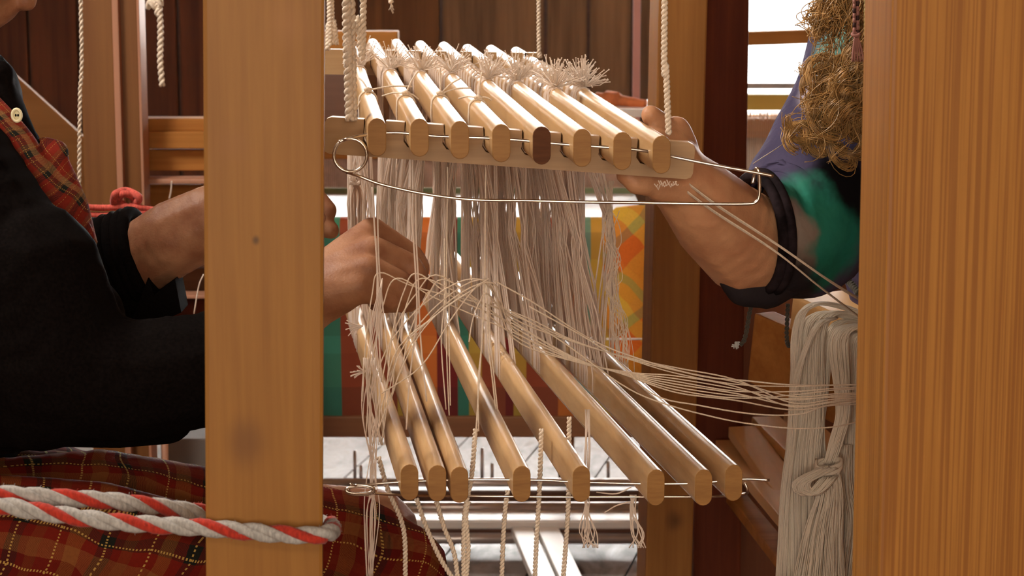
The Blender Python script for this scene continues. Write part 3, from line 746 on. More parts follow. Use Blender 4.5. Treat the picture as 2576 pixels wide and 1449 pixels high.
# tie-up cords below the bars
tu = [((952, 1150), (975, 1230), (1015, 1330), (1020, 1460), 'leftmost slanting tie-up cord below the lower heddle bars'),
      ((1048, 1255), (1070, 1320), (1105, 1400), (1148, 1470), 'tie-up cord slanting down under the first of the three close-set bars'),
      ((1098, 1262), (1118, 1330), (1142, 1390), (1152, 1460), 'tie-up cord slanting down under the second of the three close-set bars'),
      ((1196, 1080), (1186, 1200), (1168, 1300), (1166, 1460), 'tie-up cord hanging from between the third and fourth lower bars'),
      ((1178, 1262), (1172, 1300), (1178, 1380), (1172, 1460), 'doubled tie-up cord hanging right under the third lower bar'),
      ((1277, 1235), (1270, 1290), (1265, 1370), (1262, 1460), 'tie-up cord hanging left of the fourth lower bar end'),
      ((1362, 1080), (1357, 1230), (1350, 1350), (1345, 1460), 'tie-up cord hanging between the fourth and fifth lower bars'),
      ((1432, 1050), (1430, 1250), (1424, 1360), (1416, 1460), 'tie-up cord hanging left of the fifth lower bar end')]
for a, b, c, d, lab in tu:
    cord('tie_up_cord', [P(a[0], a[1], 2.02), P(b[0], b[1], 2.02), P(c[0], c[1], 2.02), P(d[0], d[1], 2.02)], .0014, .008, lab, group='tie-up cords')
thin('dangling_threads', [[(1478+random.uniform(-6, 6), 1030, 2.0), (1476+random.uniform(-8, 8), 1150, 1.98), (1478+random.uniform(-8, 8), 1270, 1.97), (1478+random.uniform(-20, 25), 1340, 1.97), (1478+random.uniform(-22, 30), 1378, 1.97)] for _ in range(10)], 'loose thread ends hanging under the fifth lower heddle bar', .0007, m_heddle, kind='stuff')
thin('dangling_threads', [[(1590+random.uniform(-6, 12), 1245, 1.96), (1590+random.uniform(-8, 10), 1290, 1.96), (1602+random.uniform(-22, 20), 1340, 1.96), (1600+random.uniform(-18, 28), 1378, 1.96)] for _ in range(9)]+[[(1500, 1238, 1.96), (1550, 1242, 1.96), (1588, 1225, 1.96)], [(1520, 1290, 1.96), (1550, 1272, 1.96), (1585, 1262, 1.96)]], 'loose thread ends hanging in front of the middle upright', .0007, m_heddle, kind='stuff')
# thick strands from the gripping hand to the warp beam
for off, lab in ((0, 'thick cream warp bundle stretched from the gripping hand, lower one of two'), (1, 'thick cream warp bundle stretched from the gripping hand, upper one of two')):
    L = []
    for k in range(14):
        r1 = random.uniform(-5, 5); 
        L.append([(1722+off*14+r1*.8, 478-off*12+r1, 2.02), (1800+off*10+r1*.8, 535-off*14+r1, 2.015), (1950+off*12+r1, 632-off*12+r1, 2.01), (2060+off*24+r1, 720-off*15+r1, 2.03), (2185+r1, 815-off*48+r1, 2.15)])
    o = mesh('warp_bundle', merge([tube(spline([P(*q) for q in l], 6), .0008, 4) for l in L]), m_warp, None, True); tag(o, lab, 'thread', 'warp bundles')

# ------------------------------------------------------------------ warp beam, its skeins, slats and dark panel at right
wbm = mesh('warp_beam', beam(P(1975, 778, 2.42), P(2330, 915, 2.36), .10, .055, Y3), m_slat)
wbm_top = P(1975, 742, 2.4)
# rebuild beam as block: top face seen, front face below
bpy.data.objects.remove(wbm)
A0 = P(1990, 742, 2.42); B0 = P(2200, 832, 2.30); dvec = (B0-A0); B0 = A0+dvec*2.6
sid = Vector((-dvec.y, dvec.x, 0)).normalized()*-1
if sid.y < 0: sid = -sid
wbm = mesh('warp_beam', beam(A0-Z*.02+sid*.06, B0-Z*.02+sid*.06, .12, .04, sid, .003), m_slat)
tag(wbm, 'pale wooden beam end draped with ivory skeins', 'beam')
o = mesh('front_rail', beam(A0-Z*.085+sid*.02-dvec*.55, B0-Z*.085+sid*.02, .03, .085, sid, .003), m_orange); tag(o, 'orange-brown rail under the skein-draped beam', 'rail')
def skein(pts, w, nthr, label, Y=2.24, flat=.5, w2=None):
    c = spline([P(x, y, Y+(q[0] if q else 0)) for x, y, *q in pts], 6); L = []
    for k in range(int(nthr*1.6)):
        an = random.uniform(0, 6.28); rr = math.sqrt(random.random()); ox = math.cos(an)*rr*w/2; oy = math.sin(an)*rr*w/2*flat
        ph = random.uniform(0, 6); line = []
        for i, p in enumerate(c):
            f = i/(len(c)-1); g = (w2 or w)/w; sc = 1+(g-1)*f
            line.append(p+Vector((ox*sc+math.sin(ph+i*.25)*.0012, oy*sc, math.cos(ph+i*.2)*.0012)))
        L.append(tube(line, .0008, 3))
    o = mesh('thread_skein', merge(L), m_skein, None, True); return tag(o, label, 'skein', 'ivory skeins')
px = PX(2.24)
skein([(2190, 800, .04), (2120, 772, .02), (2055, 764), (2018, 790), (2004, 850), (2000, 950), (1992, 1100), (1976, 1250), (1964, 1470)], 24*px, 40, 'leftmost narrow ivory skein hanging straight from the pale beam')
skein([(2190, 815, .04), (2120, 790, .02), (2070, 792), (2045, 835), (2040, 950), (2034, 1050), (2022, 1180), (2020, 1470)], 54*px, 110, 'broad ivory skein second from the left', 2.25, .4, 85*px)
skein([(2100, 800, .03), (2060, 815), (2035, 860), (2010, 930), (1994, 1020)], 12*px, 18, 'thin ivory strand slanting across to the leftmost skein', 2.22)
skein([(2190, 825, .03), (2130, 808, .01), (2090, 830), (2078, 900), (2070, 1000), (2060, 1070), (2066, 1170), (2068, 1200)], 26*px, 50, 'narrow ivory skein behind the knotted one', 2.26)
skein([(2200, 835, .03), (2150, 820, .01), (2112, 850), (2116, 950), (2122, 1040), (2105, 1110), (2088, 1165)], 52*px, 130, 'knotted ivory skein, gathered part above its knot', 2.21, .5, 30*px)
skein([(2088, 1178), (2086, 1250), (2072, 1340), (2060, 1470)], 40*px, 170, 'loose ivory tassel spreading below the knot', 2.20, .5, 130*px)
skein([(2086, 1176, -.01), (2050, 1192, -.015), (2016, 1214, -.018), (2020, 1236, -.018), (2050, 1238, -.016), (2086, 1200, -.01)], 44*px, 110, 'ivory loop bulging left from the knotted skein', 2.20, .6)
skein([(2210, 850, .03), (2165, 838), (2146, 880), (2146, 1000), (2144, 1200), (2146, 1470)], 60*px, 130, 'wide ivory skein between the knotted one and the right upright', 2.25, .4, 90*px)
skein([(2230, 870, .03), (2190, 870), (2178, 940), (2178, 1200), (2175, 1470)], 40*px, 70, 'ivory skein touching the right upright', 2.2, .4)
skein([(2120, 1120), (2112, 1220), (2120, 1320), (2100, 1470)], 50*px, 90, 'pale strands hanging just right of the knot', 2.24, .4, 90*px)
kk = []
for k in range(12):
    an0 = random.uniform(0, 6.28); c = P(2084, 1170+random.uniform(-9, 9), 2.20)
    kk.append(tube(spline([c+Vector((math.cos(an0+q)*.014, math.sin(an0+q)*.012, math.sin(q*1.3+an0)*.004)) for q in range(8)], 3), .0016, 5))
tag(mesh('skein_knot', merge(kk), m_skein, None, True), 'knot of thread binding the knotted ivory skein', 'knot')

# dark panel, pale slats
pan = empty('partition', P(1920, 1100, 3.0), 'dark brown knotty board panel behind the warp threads on the right', 'panel')
for (xa, xb) in ((1868, 2010), (2014, 2160), (2164, 2330)):
    a = P(xa, 900, 3.6); b = P(xb, 900, 3.6); c = (a+b)/2
    mesh('board', box((c.x, 3.62, .40), X3, Y3, Z, b.x-a.x, .03, .80, .003), m_ply, pan)
sl = [((1868, 1085), (2110, 1420), 62, 'pale slat second from the left, its edge dark'), ((1925, 1060), (2200, 1330), 60, 'pale slat nearest the top right behind the skeins'), ((1830, 1120), (2010, 1330), 52, 'short broad slat just right of the rightmost lower heddle bar'), ((1850, 1250), (2000, 1440), 40, 'lowest orange-brown slat running under the skeins'), ((2000, 1050), (2260, 1290), 50, 'pale slat farthest back, seen through the skeins')]
for k, (a, b, w, lab) in enumerate(sl):
    Yk = 2.9+.03*k
    pa = P(a[0], a[1], Yk+.35); pb = P(b[0], b[1], Yk-.15)
    o = mesh('slat', beam(pa, pb, w*PX(Yk)*1.35, .018, X3, .002), m_orange if k == 3 else m_slat); tag(o, lab, 'slat', 'pale slats')
# dark cords by the beam
cord('dark_cord', [P(1893, 748, 2.2), P(1885, 790, 2.2), P(1874, 850, 2.2), P(1862, 868, 2.2)], .0014, .010, 'dark green cord with pale frayed tip hanging under the elbow', mat=m_dcord)
thin('cord_tassel', [[(1862, 862, 2.2), (1855+random.uniform(-8, 4), 866+random.uniform(-6, 6), 2.2), (1846+random.uniform(-8, 14), 872+random.uniform(-8, 8), 2.2)] for _ in range(14)], 'pale grey-blue frayed tip of the dark cord', .0008, m_greyy, kind='stuff')
cord('dark_cord', [P(1982, 765, 2.28), P(1979, 850, 2.28), P(1985, 872, 2.3)], .0014, .010, 'dark cord hanging down the front of the orange-brown rail', mat=m_dcord)
cord('dark_cord', [P(2030, 722, 2.35), P(2090, 702, 2.35), P(2130, 705, 2.34), P(2160, 738, 2.3)], .0022, .012, 'dark green cord looped over the pale beam', mat=m_dcord)

# ------------------------------------------------------------------ background loom with striped web
bg = empty('background_loom', (0, 4.1, 0), 'second loom in the background carrying a striped green, red and yellow web', 'loom')
YC = 4.05
def hbar(name, y0, y1, x0, x1, Y, mat, rnd=False, depth=None, parent=bg, **kw):
    a = P(x0, (y0+y1)/2, Y); b = P(x1, (y0+y1)/2, Y); h = abs(P(x0, y0, Y).z-P(x0, y1, Y).z)
    b.z = a.z = (a.z+b.z)/2
    if rnd: return mesh(name, tube([a, b], h/2, 14), mat, parent, True, **kw)
    return mesh(name, box((a+b)/2, X3, Y3, Z, (b-a).length, depth or h, h, .003), mat, parent, **kw)
m_beamb = wood('brown_breast_beam', (.22, .09, .035), (.15, .055, .02), 'x', .6, .5, .4)
hbar('breast_beam', 1038, 1090, 560, 1640, YC-.03, m_beamb, depth=.07)
hbar('crossbar', 1203, 1224, 700, 1640, 4.3, m_metalbar, True, label='thin steel rod')
hbar('crossbar', 1226, 1262, 600, 1640, 4.34, m_rod_dark, depth=.05, label='dark wooden crossbar')
hbar('crossbar', 1262, 1288, 600, 1640, 4.28, m_metalbar, True)
zt3 = P(1200, 1309, 4.2).z; xa3 = P(600, 1300, 4.2).x; xb3 = P(1640, 1300, 4.2).x
mesh('crossbar', box(((xa3+xb3)/2, 4.25, zt3-.008), X3, Vector((0, math.cos(.06), math.sin(.06))), Vector((0, -math.sin(.06), math.cos(.06))), xb3-xa3, .092, .018, .004), m_rod_white, bg, label='crossbar painted white for its window glare')  # window glare put into the white colour and the tilted top
mesh('crossbar', box(((xa3+xb3)/2, 4.245, zt3-.030), X3, Y3, Z, xb3-xa3, .07, .022, .003), m_rod_dark, bg, label='dark wood under the white crossbar')
hbar('crossbar', 1340, 1368, 600, 1640, 4.20, m_metalbar, True)
for k, ((x0, x1), (x2, x3)) in enumerate([((1273, 1328), (1345, 1404)), ((1336, 1391), (1414, 1470))]):
    a = P((x0+x1)/2, 1306, 4.27); b = P((x2+x3)/2, 1475, 3.93)
    mesh('treadle', beam(a, b, 56*PX(4.1), .02, X3, .003), m_rod_white, bg, label='treadle painted white for its window glare')  # white colour carries the glare on the treadles
for x, y0, y1 in ((893, 1133, 1210), (908, 1170, 1210), (1213, 1127, 1208), (1238, 1165, 1208), (1530, 1160, 1210)):
    mesh('peg', tube([P(x, y1, 4.33), P(x, y0, 4.33)], .0035, 8), m_metalbar, bg, True)
for xx in (640, 1705):
    a = P(xx, 800, 4.15); mesh('side_post', box((a.x, 4.22, .55), X3, Y3, Z, .06, .06, 1.1, .003), m_orangez, bg)
# the web: hangs over the breast beam and runs back to the reed
zt = P(1200, 540, YC).z; zb = P(1200, 1036, YC).z; xa = P(600, 700, YC).x; xb = P(1618, 700, YC).x
def web(x0, x1, nx, yz, mat, name, parent=None):
    vs, fs = [], []
    for i in range(nx+1):
        x = x0+(x1-x0)*i/nx
        for (y, z) in yz: vs.append(Vector((x, y+.003*math.sin(i*.9), z)))
    m = len(yz)
    for i in range(nx):
        for j in range(m-1): fs.append((i*m+j, (i+1)*m+j, (i+1)*m+j+1, i*m+j+1))
    return mesh(name, (vs, fs), mat, parent, True)
def cloth_mat():
    m, nt, b = M('striped_web')
    t = nt.nodes.new('ShaderNodeTexCoord'); sp = nt.nodes.new('ShaderNodeSeparateXYZ'); nt.links.new(t.outputs['Object'], sp.inputs[0])
    mr = nt.nodes.new('ShaderNodeMapRange'); nt.links.new(sp.outputs[0], mr.inputs[0]); mr.inputs[1].default_value = xa; mr.inputs[2].default_value = xb
    g, br, dr, ye, og, tq = (.05, .30, .20), (.34, .07, .02), (.22, .012, .010), (.62, .42, .06), (.75, .22, .03), (.20, .42, .34)
    def fx(p): return (P(p, 700, YC).x-xa)/(xb-xa)
    st = [(0, br), (fx(760), g), (fx(862), br), (fx(1000), ye), (fx(1030), og), (fx(1100), dr), (fx(1150), g), (fx(1180), ye), (fx(1210), br), (fx(1270), dr), (fx(1290), ye), (fx(1320), br), (fx(1400), og), (fx(1440), tq), (fx(1480), ye), (fx(1540), og)]
    ca = ramp(nt, mr.outputs[0], st, 'CONSTANT')
    mz = nt.nodes.new('ShaderNodeMapRange'); nt.links.new(sp.outputs[2], mz.inputs[0]); mz.inputs[1].default_value = zb; mz.inputs[2].default_value = zt
    cb = ramp(nt, mz.outputs[0], [(0, (.03, .0, .0)), (.16, (.5, .25, .15)), (.33, (.7, .6, .6)), (.42, (.55, .2, .1)), (.62, (.6, .5, .2)), (.8, (.5, .2, .08)), (.93, (.9, .55, .2))], 'CONSTANT')
    c = mix(nt, ca, cb, .8, 'MULTIPLY'); c = mix(nt, c, ca, .45)
    nt.links.new(c, b.inputs['Base Color']); b.inputs['Roughness'].default_value = .7
    n = noise(nt, t.outputs['Object'], 500, 2); bump(nt, b, n, .4, .001); return m
yz = [(YC-.055, zb+.0), (YC-.068, (zb+zt)/2), (YC-.066, zt-.05)]+[(YC-.03-.036*math.cos(math.radians(a)), zt-.036+.036*math.sin(math.radians(a))) for a in range(0, 91, 15)]
cw = web(xa, xb, 50, yz, cloth_mat(), 'striped_web'); tag(cw, 'striped handwoven cloth in green, brick red and yellow hanging on the background loom', 'cloth')
m_tab = plaid('pastel_web', [(0, (.85, .80, .75)), (.3, (.55, .70, .74)), (.5, (.85, .8, .76)), (.75, (.75, .45, .45))], [(0, (.85, .82, .8)), (.5, (.8, .8, .8))], 9, 12, rough=.3)
w2 = web(xa, xb, 30, [(YC-.03, zt), (YC+.34, zt)], m_tab, 'web_top'); tag(w2, 'bright pale web stretched flat behind the striped cloth, catching daylight', 'cloth')
# reed behind it
rd = empty('reed', (0, YC+.34, zt), 'reed and beater with close pinkish vertical dents behind the pale web', 'reed')
zr0 = zt-.02; zr1 = P(1200, 395, YC+.34).z
a = P(780, 400, YC+.34).x; b = xb
m_dent = plain('dent_thread', (.62, .42, .32), .5, 0, .15)
tb = []
for k in range(170):
    x = a+(b-a)*k/169; tb.append(tube([Vector((x, YC+.34, zr0)), Vector((x, YC+.34, zr1))], .0014, 4))
mesh('dents', merge(tb), m_dent, rd, kind='stuff')
mesh('beater_rail', box(((a+b)/2, YC+.34, zr1+.008), X3, Y3, Z, b-a, .03, .022, .003), m_orange, rd)
mesh('beater_rail', box(((a+b)/2, YC+.345, zr0+.024), X3, Y3, Z, b-a, .02, .014, .003), plain('mossy_cloth', (.20, .24, .12), .8), rd)
# plaid bundle at right of the striped web
m_plo = plaid('orange_plaid', [(0, (.85, .18, .03)), (.35, (.9, .6, .08)), (.6, (.85, .3, .04)), (.78, (.25, .32, .12)), (.9, (.9, .25, .04))], [(0, (.9, .5, .06)), (.4, (.85, .2, .03)), (.7, (.22, .32, .14)), (.85, (.9, .5, .08))], 8, 8, (.7, 0, .7), (-.7, 0, .7))
rings = []
c0 = P(1590, 700, 3.85); vs, fs = [], []
prof = [(515, 10), (522, 62), (540, 82), (600, 96), (680, 100), (760, 92), (820, 84), (880, 74), (930, 66), (950, 20)]
for (y, r) in prof:
    c = P(1612, y, 3.96)
    for k in range(20):
        an = 2*math.pi*k/20; rr = r*PX(3.9)*(1+.04*math.sin(3*an+y*.02)); vs.append(c+Vector((math.cos(an)*rr, math.sin(an)*rr*.6, 0)))
for i in range(len(prof)-1):
    for k in range(20): fs.append((i*20+k, i*20+(k+1) % 20, (i+1)*20+(k+1) % 20, (i+1)*20+k))
o = mesh('plaid_bundle', (vs, fs), m_plo, None, True); tag(o, 'orange and yellow plaid cloth bulging behind the middle upright', 'cloth')
# glitter cord line at 1130..1600, 853
mesh('wire', tube([P(1525, 853, 3.89), P(1640, 853, 3.89)], .0022, 6), m_rod_white, bg, True, label='thin shining white wire')
# items far behind, above the board at right: red cloth and pale edge
o = mesh('folded_cloth', tube(spline([P(1500, 246, 4.68), P(1540, 250, 4.66), P(1575, 256, 4.64), P(1625, 262, 4.62)], 5), [.012, .018, .012, .010], 8), plain('rust_cloth', (.55, .16, .05), .8, 0, .3, 30), None, True); tag(o, 'rust-red cloth lying on the pale table left of the middle upright', 'cloth')
tb_ = empty('side_table', (P(1560, 268, 4.7).x, 4.7, 0), 'pale table whose edge shows left of the middle upright', 'table')
pt = P(1600, 272, 4.7)
mesh('table_top', box(pt, X3, Y3, Z, .34, .26, .018, .003), m_rod_white, tb_)
for sx in (-.15, .15):
    for sy in (-.11, .11): mesh('leg', box((pt.x+sx, 4.7+sy, pt.z/2-.005), X3, Y3, Z, .03, .03, pt.z-.01, .002), m_orangez, tb_)
o = mesh('curtain_strip', box(P(1601, 150, 5.2), X3, Y3, Z, .018, .01, .30, .002), plain('pink_strip', (.62, .30, .26), .6)); tag(o, 'narrow pink hanging strip beside the middle upright', 'strip')
a = P(1000, 80, 3.9); b = P(560, 80, 3.9); zt2 = a.z
mesh('top_rail', box(((a.x+b.x)/2, 3.94, a.z-.017), X3, Y3, Z, a.x-b.x, .06, .034, .003), m_orange, bg)
mesh('side_post', box((b.x+.03, 4.01, a.z/2-.02), X3, Y3, Z, .06, .06, a.z-.03, .003), m_orangez, bg)
mesh('dark_rail', box((P(760, 245, 3.95).x, 3.96, P(840, 245, 3.95).z), X3, Y3, Z, 280*PX(3.95), .06, 120*PX(3.95), .003), m_rod_dark, bg, label='dark wide rail')

# ------------------------------------------------------------------ loom by the window (right, behind)
wl = empty('window_loom', P(1950, 200, 5.5), 'third loom far right against the bright window, with orange and yellow rails', 'loom')
def blk(name, x0, y0, x1, y1, Y, mat, parent, depth=.05, **kw):
    a = P(x0, y0, Y); b = P(x1, y1, Y)
    return mesh(name, box(((a.x+b.x)/2, Y, (a.z+b.z)/2), X3, Y3, Z, abs(b.x-a.x), depth, abs(a.z-b.z), .003), mat, parent, **kw)
a = P(1860, 97, 5.5); b = P(2062, 90, 5.5)
mesh('rail', beam(a, b, .05, 34*PX(5.5), Y3), m_orange, wl)
blk('rail', 1860, 207, 2010, 222, 5.5, m_metalbar, wl, label='grey rail')
blk('rail', 1860, 236, 2010, 276, 5.5, plain('mustard_paint', (.62, .42, .08), .5), wl, label='mustard yellow rail')
blk('rail', 1860, 296, 2010, 344, 5.5, m_orange, wl)
fr = []
for k in range(46):
    x = 1866+k*3.1; fr.append(tube([P(x, 280, 5.44), P(x+random.uniform(-3, 3), 298+random.uniform(-4, 6), 5.44)], .0014, 4))
mesh('white_fringe', merge(fr), m_heddle, wl, kind='stuff')
st = []
for k in range(30):
    x = 1866+k*4.8; st.append(tube([P(x, 284, 5.46), P(x, 452, 5.46)], .0009, 4))
mesh('warp_strings', merge(st), m_heddle, wl, kind='stuff')
mesh('side_post', box((P(1830, 300, 5.6).x, 5.6, .6), X3, Y3, Z, .06, .06, 1.2, .003), m_orangez, wl)
# greenish-white strip seen right of the sleeve
o = blk('green_cloth', 2150, 555, 2192, 645, 3.6, plain('moss_cloth', (.22, .26, .09), .8), None, .02); tag(o, 'moss green cloth beside the right upright', 'cloth')
o = blk('white_bucket', 2155, 645, 2192, 745, 3.6, plain('pale_grey', (.45, .45, .42), .6), None, .02); tag(o, 'pale grey panel edge under the moss green cloth', 'panel')
mesh('board', box((P(2150, 660, 3.66).x, 3.66, .5), X3, Y3, Z, .09, .02, 1.0, .002), m_ply, pan)

# ------------------------------------------------------------------ left background: posts, rails, brace
lf = empty('timber_frame', P(280, 700, 3.7).xy.to_3d(), 'brown timber frame of posts and rails behind the weaver', 'frame')
lf.location.z = 0
def vpost(x0, x1, Y, mat, name='post', z1=1.6, **kw):
    a = P(x0, 300, Y); b = P(x1, 300, Y)
    return mesh(name, box(((a.x+b.x)/2, Y+.03, z1/2), X3, Y3, Z, b.x-a.x, .06, z1, .002), mat, lf, **kw)
vpost(207, 290, 3.7, m_orangez); vpost(289, 305, 3.68, m_pinkedge, 'edge_strip', label='pale pink edge strip'); vpost(305, 352, 3.7, m_orangez); vpost(351, 358, 3.68, m_pinkedge, 'edge_strip', label='thin pale edge strip')
blk('rail', 357, 295, 620, 327, 3.8, m_orange, lf); blk('rail', 357, 328, 620, 371, 3.78, m_orange, lf); blk('rail', 357, 373, 620, 426, 3.8, m_orange, lf)
blk('rail', 357, 446, 620, 459, 3.75, m_pinkedge, lf, label='pale narrow rail'); blk('rail', 357, 460, 620, 590, 3.8, m_orange, lf)
blk('rail', 400, 628, 620, 668, 3.75, m_rod_dark, lf, label='dark rail'); blk('rail', 400, 668, 620, 737, 3.82, m_beamb, lf); blk('rail', 400, 737, 620, 746, 3.74, m_pinkedge, lf, label='pale thin rail'); blk('rail', 400, 746, 620, 800, 3.8, m_red, lf, label='red-brown rail')
a = P(-80, 150, 4.2); b = P(330, 520, 4.2)
o = mesh('diagonal_brace', beam(a, b, .02, 105*PX(4.2), Y3), m_brace); tag(o, 'brown diagonal brace on the plank wall behind the weaver', 'brace')
blk('block', 198, 556, 330, 640, 3.2, m_slat, lf, label='pale block behind the black cuff')
thin('thread_strand', [[(512, 690, 3.0), (500, 720, 3.0), (488, 790, 3.0)]], 'thin white thread slanting beside the left upright', .0012, m_heddle)
thin('thread_strand', [[(432, 455, 3.6), (430, 480, 3.6), (426, 500, 3.6)]], 'short pale thread on the rail above the weaver’s wrist', .0016, m_heddle)
o = blk('floor_patch_block', 420, 1080, 560, 1200, 3.9, plain('grey_floor_tone', (.22, .19, .17), .7), None, .15); tag(o, 'grey block standing in for the floor behind the weaver’s lap', 'box')  # block filling in for a patch of grey floor
a = P(415, 1130, 3.7); o = mesh('stick', tube([a-Z*.2, a+Z*.05], .006, 8), m_pinkedge, None, True); tag(o, 'small pale stick beside the grey block', 'stick')

# ------------------------------------------------------------------ twisted red and grey rope round the left upright
zf = 1.603
pf = [P(-260, 1246, 1.62), P(-40, 1266, 1.60), P(120, 1290, 1.60), P(300, 1314, 1.60), P(520, 1328, 1.604), P(680, 1342, 1.604), P(790, 1347, 1.603), P(826, 1341, 1.612), P(836, 1332, 1.65), P(832, 1322, 1.69), P(815, 1314, 1.705), P(700, 1306, 1.708), P(540, 1292, 1.706), P(470, 1284, 1.68), P(300, 1262, 1.64), P(120, 1250, 1.62), P(-40, 1240, 1.61), P(-260, 1226, 1.64)]
rope = empty('twisted_rope', P(660, 1340, 1.60), 'thick rope of red and grey wool strands looped round the left upright', 'rope')
strs = twist_cord(spline(pf, 8), 18*PX(1.6)*.72, .062, 3, 10, 1.0)
def fuzz(path_tube, n, L):
    v, f = path_tube; out = []
    for k in range(n):
        p = random.choice(v); q = p+Vector((random.gauss(0, 1), random.gauss(0, 1), random.gauss(.4, 1))).normalized()*random.uniform(.3, 1)*L
        out.append(tube([p, q], .00014, 3))
    return out
mesh('red_strand', merge([strs[0]]+fuzz(strs[0], 600, .003)), m_redy, rope, True, label='red wool strand')
mesh('grey_strand', merge([strs[1]]+fuzz(strs[1], 500, .003)), m_greyy, rope, True, label='grey wool strand')
mesh('grey_strand', merge([strs[2]]+fuzz(strs[2], 500, .003)), m_greyy, rope, True, label='grey wool strand')

# coral bow
bow = empty('yarn_bow', P(320, 520, 2.75), 'coral red chenille yarn tied in a bow behind the weaver’s wrist', 'yarn')
yb = 2.75
for nm, pts, r in (('strand', [(190, 520), (260, 523), (330, 520), (390, 528), (440, 524)], 8), ('strand', [(190, 540), (260, 543), (330, 538), (400, 536), (440, 540)], 9),
    ('loop', [(325, 528), (290, 515), (288, 492), (300, 484), (318, 480), (345, 492), (348, 505), (330, 522)], 10), ('loop', [(325, 525), (300, 505), (308, 488), (328, 492), (338, 508), (325, 522)], 9), ('tail', [(315, 535), (290, 555), (268, 580), (262, 600)], 8), ('tail', [(322, 535), (305, 560), (290, 575), (283, 600)], 8)):
    tt = tube(spline([P(x, y, yb+.006*math.sin(i*2)) for i, (x, y) in enumerate(pts)], 6), r*PX(yb), 8)
    mesh(nm, merge([tt]+fuzz(tt, 140, .003)), m_pink, bow, True)

# ------------------------------------------------------------------ left person (seated weaver, seen from her right side)
def hand_chains(wrist, mcp, fingers, thumb, rw=.026, rm=.0145):
    """palm from four metacarpal chains, then fingers and thumb"""
    ch = []
    for m_, f_ in zip(mcp, fingers):
        ch.append([(wrist, rw), (wrist.lerp(m_, .55), (rw+rm)/2), (m_, rm)])
        ch.append([(m_, rm)]+[(p, r) for p, r in f_])
    for a, b in zip(mcp, mcp[1:]):
        ch.append([(a.lerp(wrist, .12), rm*.92), (b.lerp(wrist, .12), rm*.92)])
        ch.append([(a.lerp(wrist, .5), rm*1.2), (b.lerp(wrist, .5), rm*1.2)])
    ch.append([(wrist.lerp(mcp[0], .2), rw*.8), (thumb[0][0], thumb[0][1])]); ch.append(thumb)
    return ch
L = P
YT = 2.27    # middle of her torso
pel = P(-300, 1330, YT); chest = P(-180, 620, YT); neck = P(-150, 230, YT); head = P(-140, -140, 2.25)
shR = P(-140, 420, 2.09); elR = P(150, 975, 2.05); wrR = P(790, 742, 2.11)
shL = P(-120, 400, 2.44); elL = P(130, 790, 2.46); wrL = P(530, 556, 2.32)
body = []
body.append([(pel, .13), (pel.lerp(chest, .5), .11), (chest, .125), (neck-Z*.06, .07), (neck, .05), (head-Z*.06, .055)])
body.append([(shR, .05), (shL, .05)]); body.append([(shR, .046), (elR, .04), (P(420, 950, 2.05), .040), (P(640, 870, 2.08), .036), (wrR, .033)])
body.append([(shL, .046), (elL, .038), (P(330, 665, 2.36), .043), (P(440, 598, 2.33), .0435), (wrL, .041)])
# head: skull, jaw, chin, nose, ears
hx = Vector((1, 0, 0))
body.append([(head+Z*.02-hx*.012, .088), (head+Z*.02+hx*.012, .082)])
jaw = P(8, 44, 2.25)
body.append([(head-Z*.02+hx*.02, .065), (jaw-hx*.028+Z*.020, .038)]); body.append([(jaw-hx*.016+Z*.006, .022), (jaw-hx*.004+Z*.014, .022)])
body.append([(head+hx*.085+Z*.012, .010), (head+hx*.108-Z*.018, .011)])
body.append([(head+hx*.085-Z*.048, .012), (head+hx*.082-Z*.058, .012)])
for sy in (-1, 1): body.append([(head+Vector((-.012, sy*.086, .01)), .012), (head+Vector((-.014, sy*.09, -.018)), .010)])
# right hand
mR = [P(935, 585, 2.16), P(938, 632, 2.125), P(925, 680, 2.10), P(900, 722, 2.09)]
fR = [[(P(1035, 645, 2.175), .0135), (P(1052, 672, 2.175), .0128), (P(1048, 735, 2.17), .0105), (P(1030, 765, 2.165), .0095)],
      [(P(1030, 668, 2.135), .0135), (P(1046, 692, 2.13), .0128), (P(1040, 745, 2.13), .0108), (P(1015, 768, 2.13), .0095)],
      [(P(1008, 712, 2.11), .0128), (P(1022, 730, 2.11), .0118), (P(1005, 762, 2.115), .0105), (P(980, 766, 2.12), .0092)],
      [(P(975, 745, 2.10), .0112), (P(985, 756, 2.10), .0105), (P(968, 768, 2.11), .0092), (P(945, 764, 2.12), .0085)]]
tR = [(P(900, 700, 2.15), .020), (P(960, 715, 2.19), .015), (P(1030, 730, 2.20), .012), (P(1068, 712, 2.19), .0105)]
body += hand_chains(wrR, mR, fR, tR, .034, .0165)
# left hand (behind the upright, fingertips show on its right)
mL = [P(660, 500, 2.36), P(665, 545, 2.35), P(660, 590, 2.35), P(650, 630, 2.35)]
fL = [[(P(740, 480, 2.36), .011), (P(795, 492, 2.355), .0105), (P(826, 530, 2.35), .0105)], [(P(750, 520, 2.35), .012), (P(800, 545, 2.35), .0105), (P(832, 580, 2.345), .0105)],
      [(P(740, 580, 2.35), .011), (P(785, 600, 2.35), .010), (P(800, 625, 2.35), .009)], [(P(720, 620, 2.35), .010), (P(755, 640, 2.35), .009), (P(770, 655, 2.35), .0085)]]
tL = [(P(600, 590, 2.31), .018), (P(680, 580, 2.29), .013), (P(760, 560, 2.28), .011), (P(800, 548, 2.28), .010)]
body += hand_chains(wrL, mL, fL, tL, .036, .016)
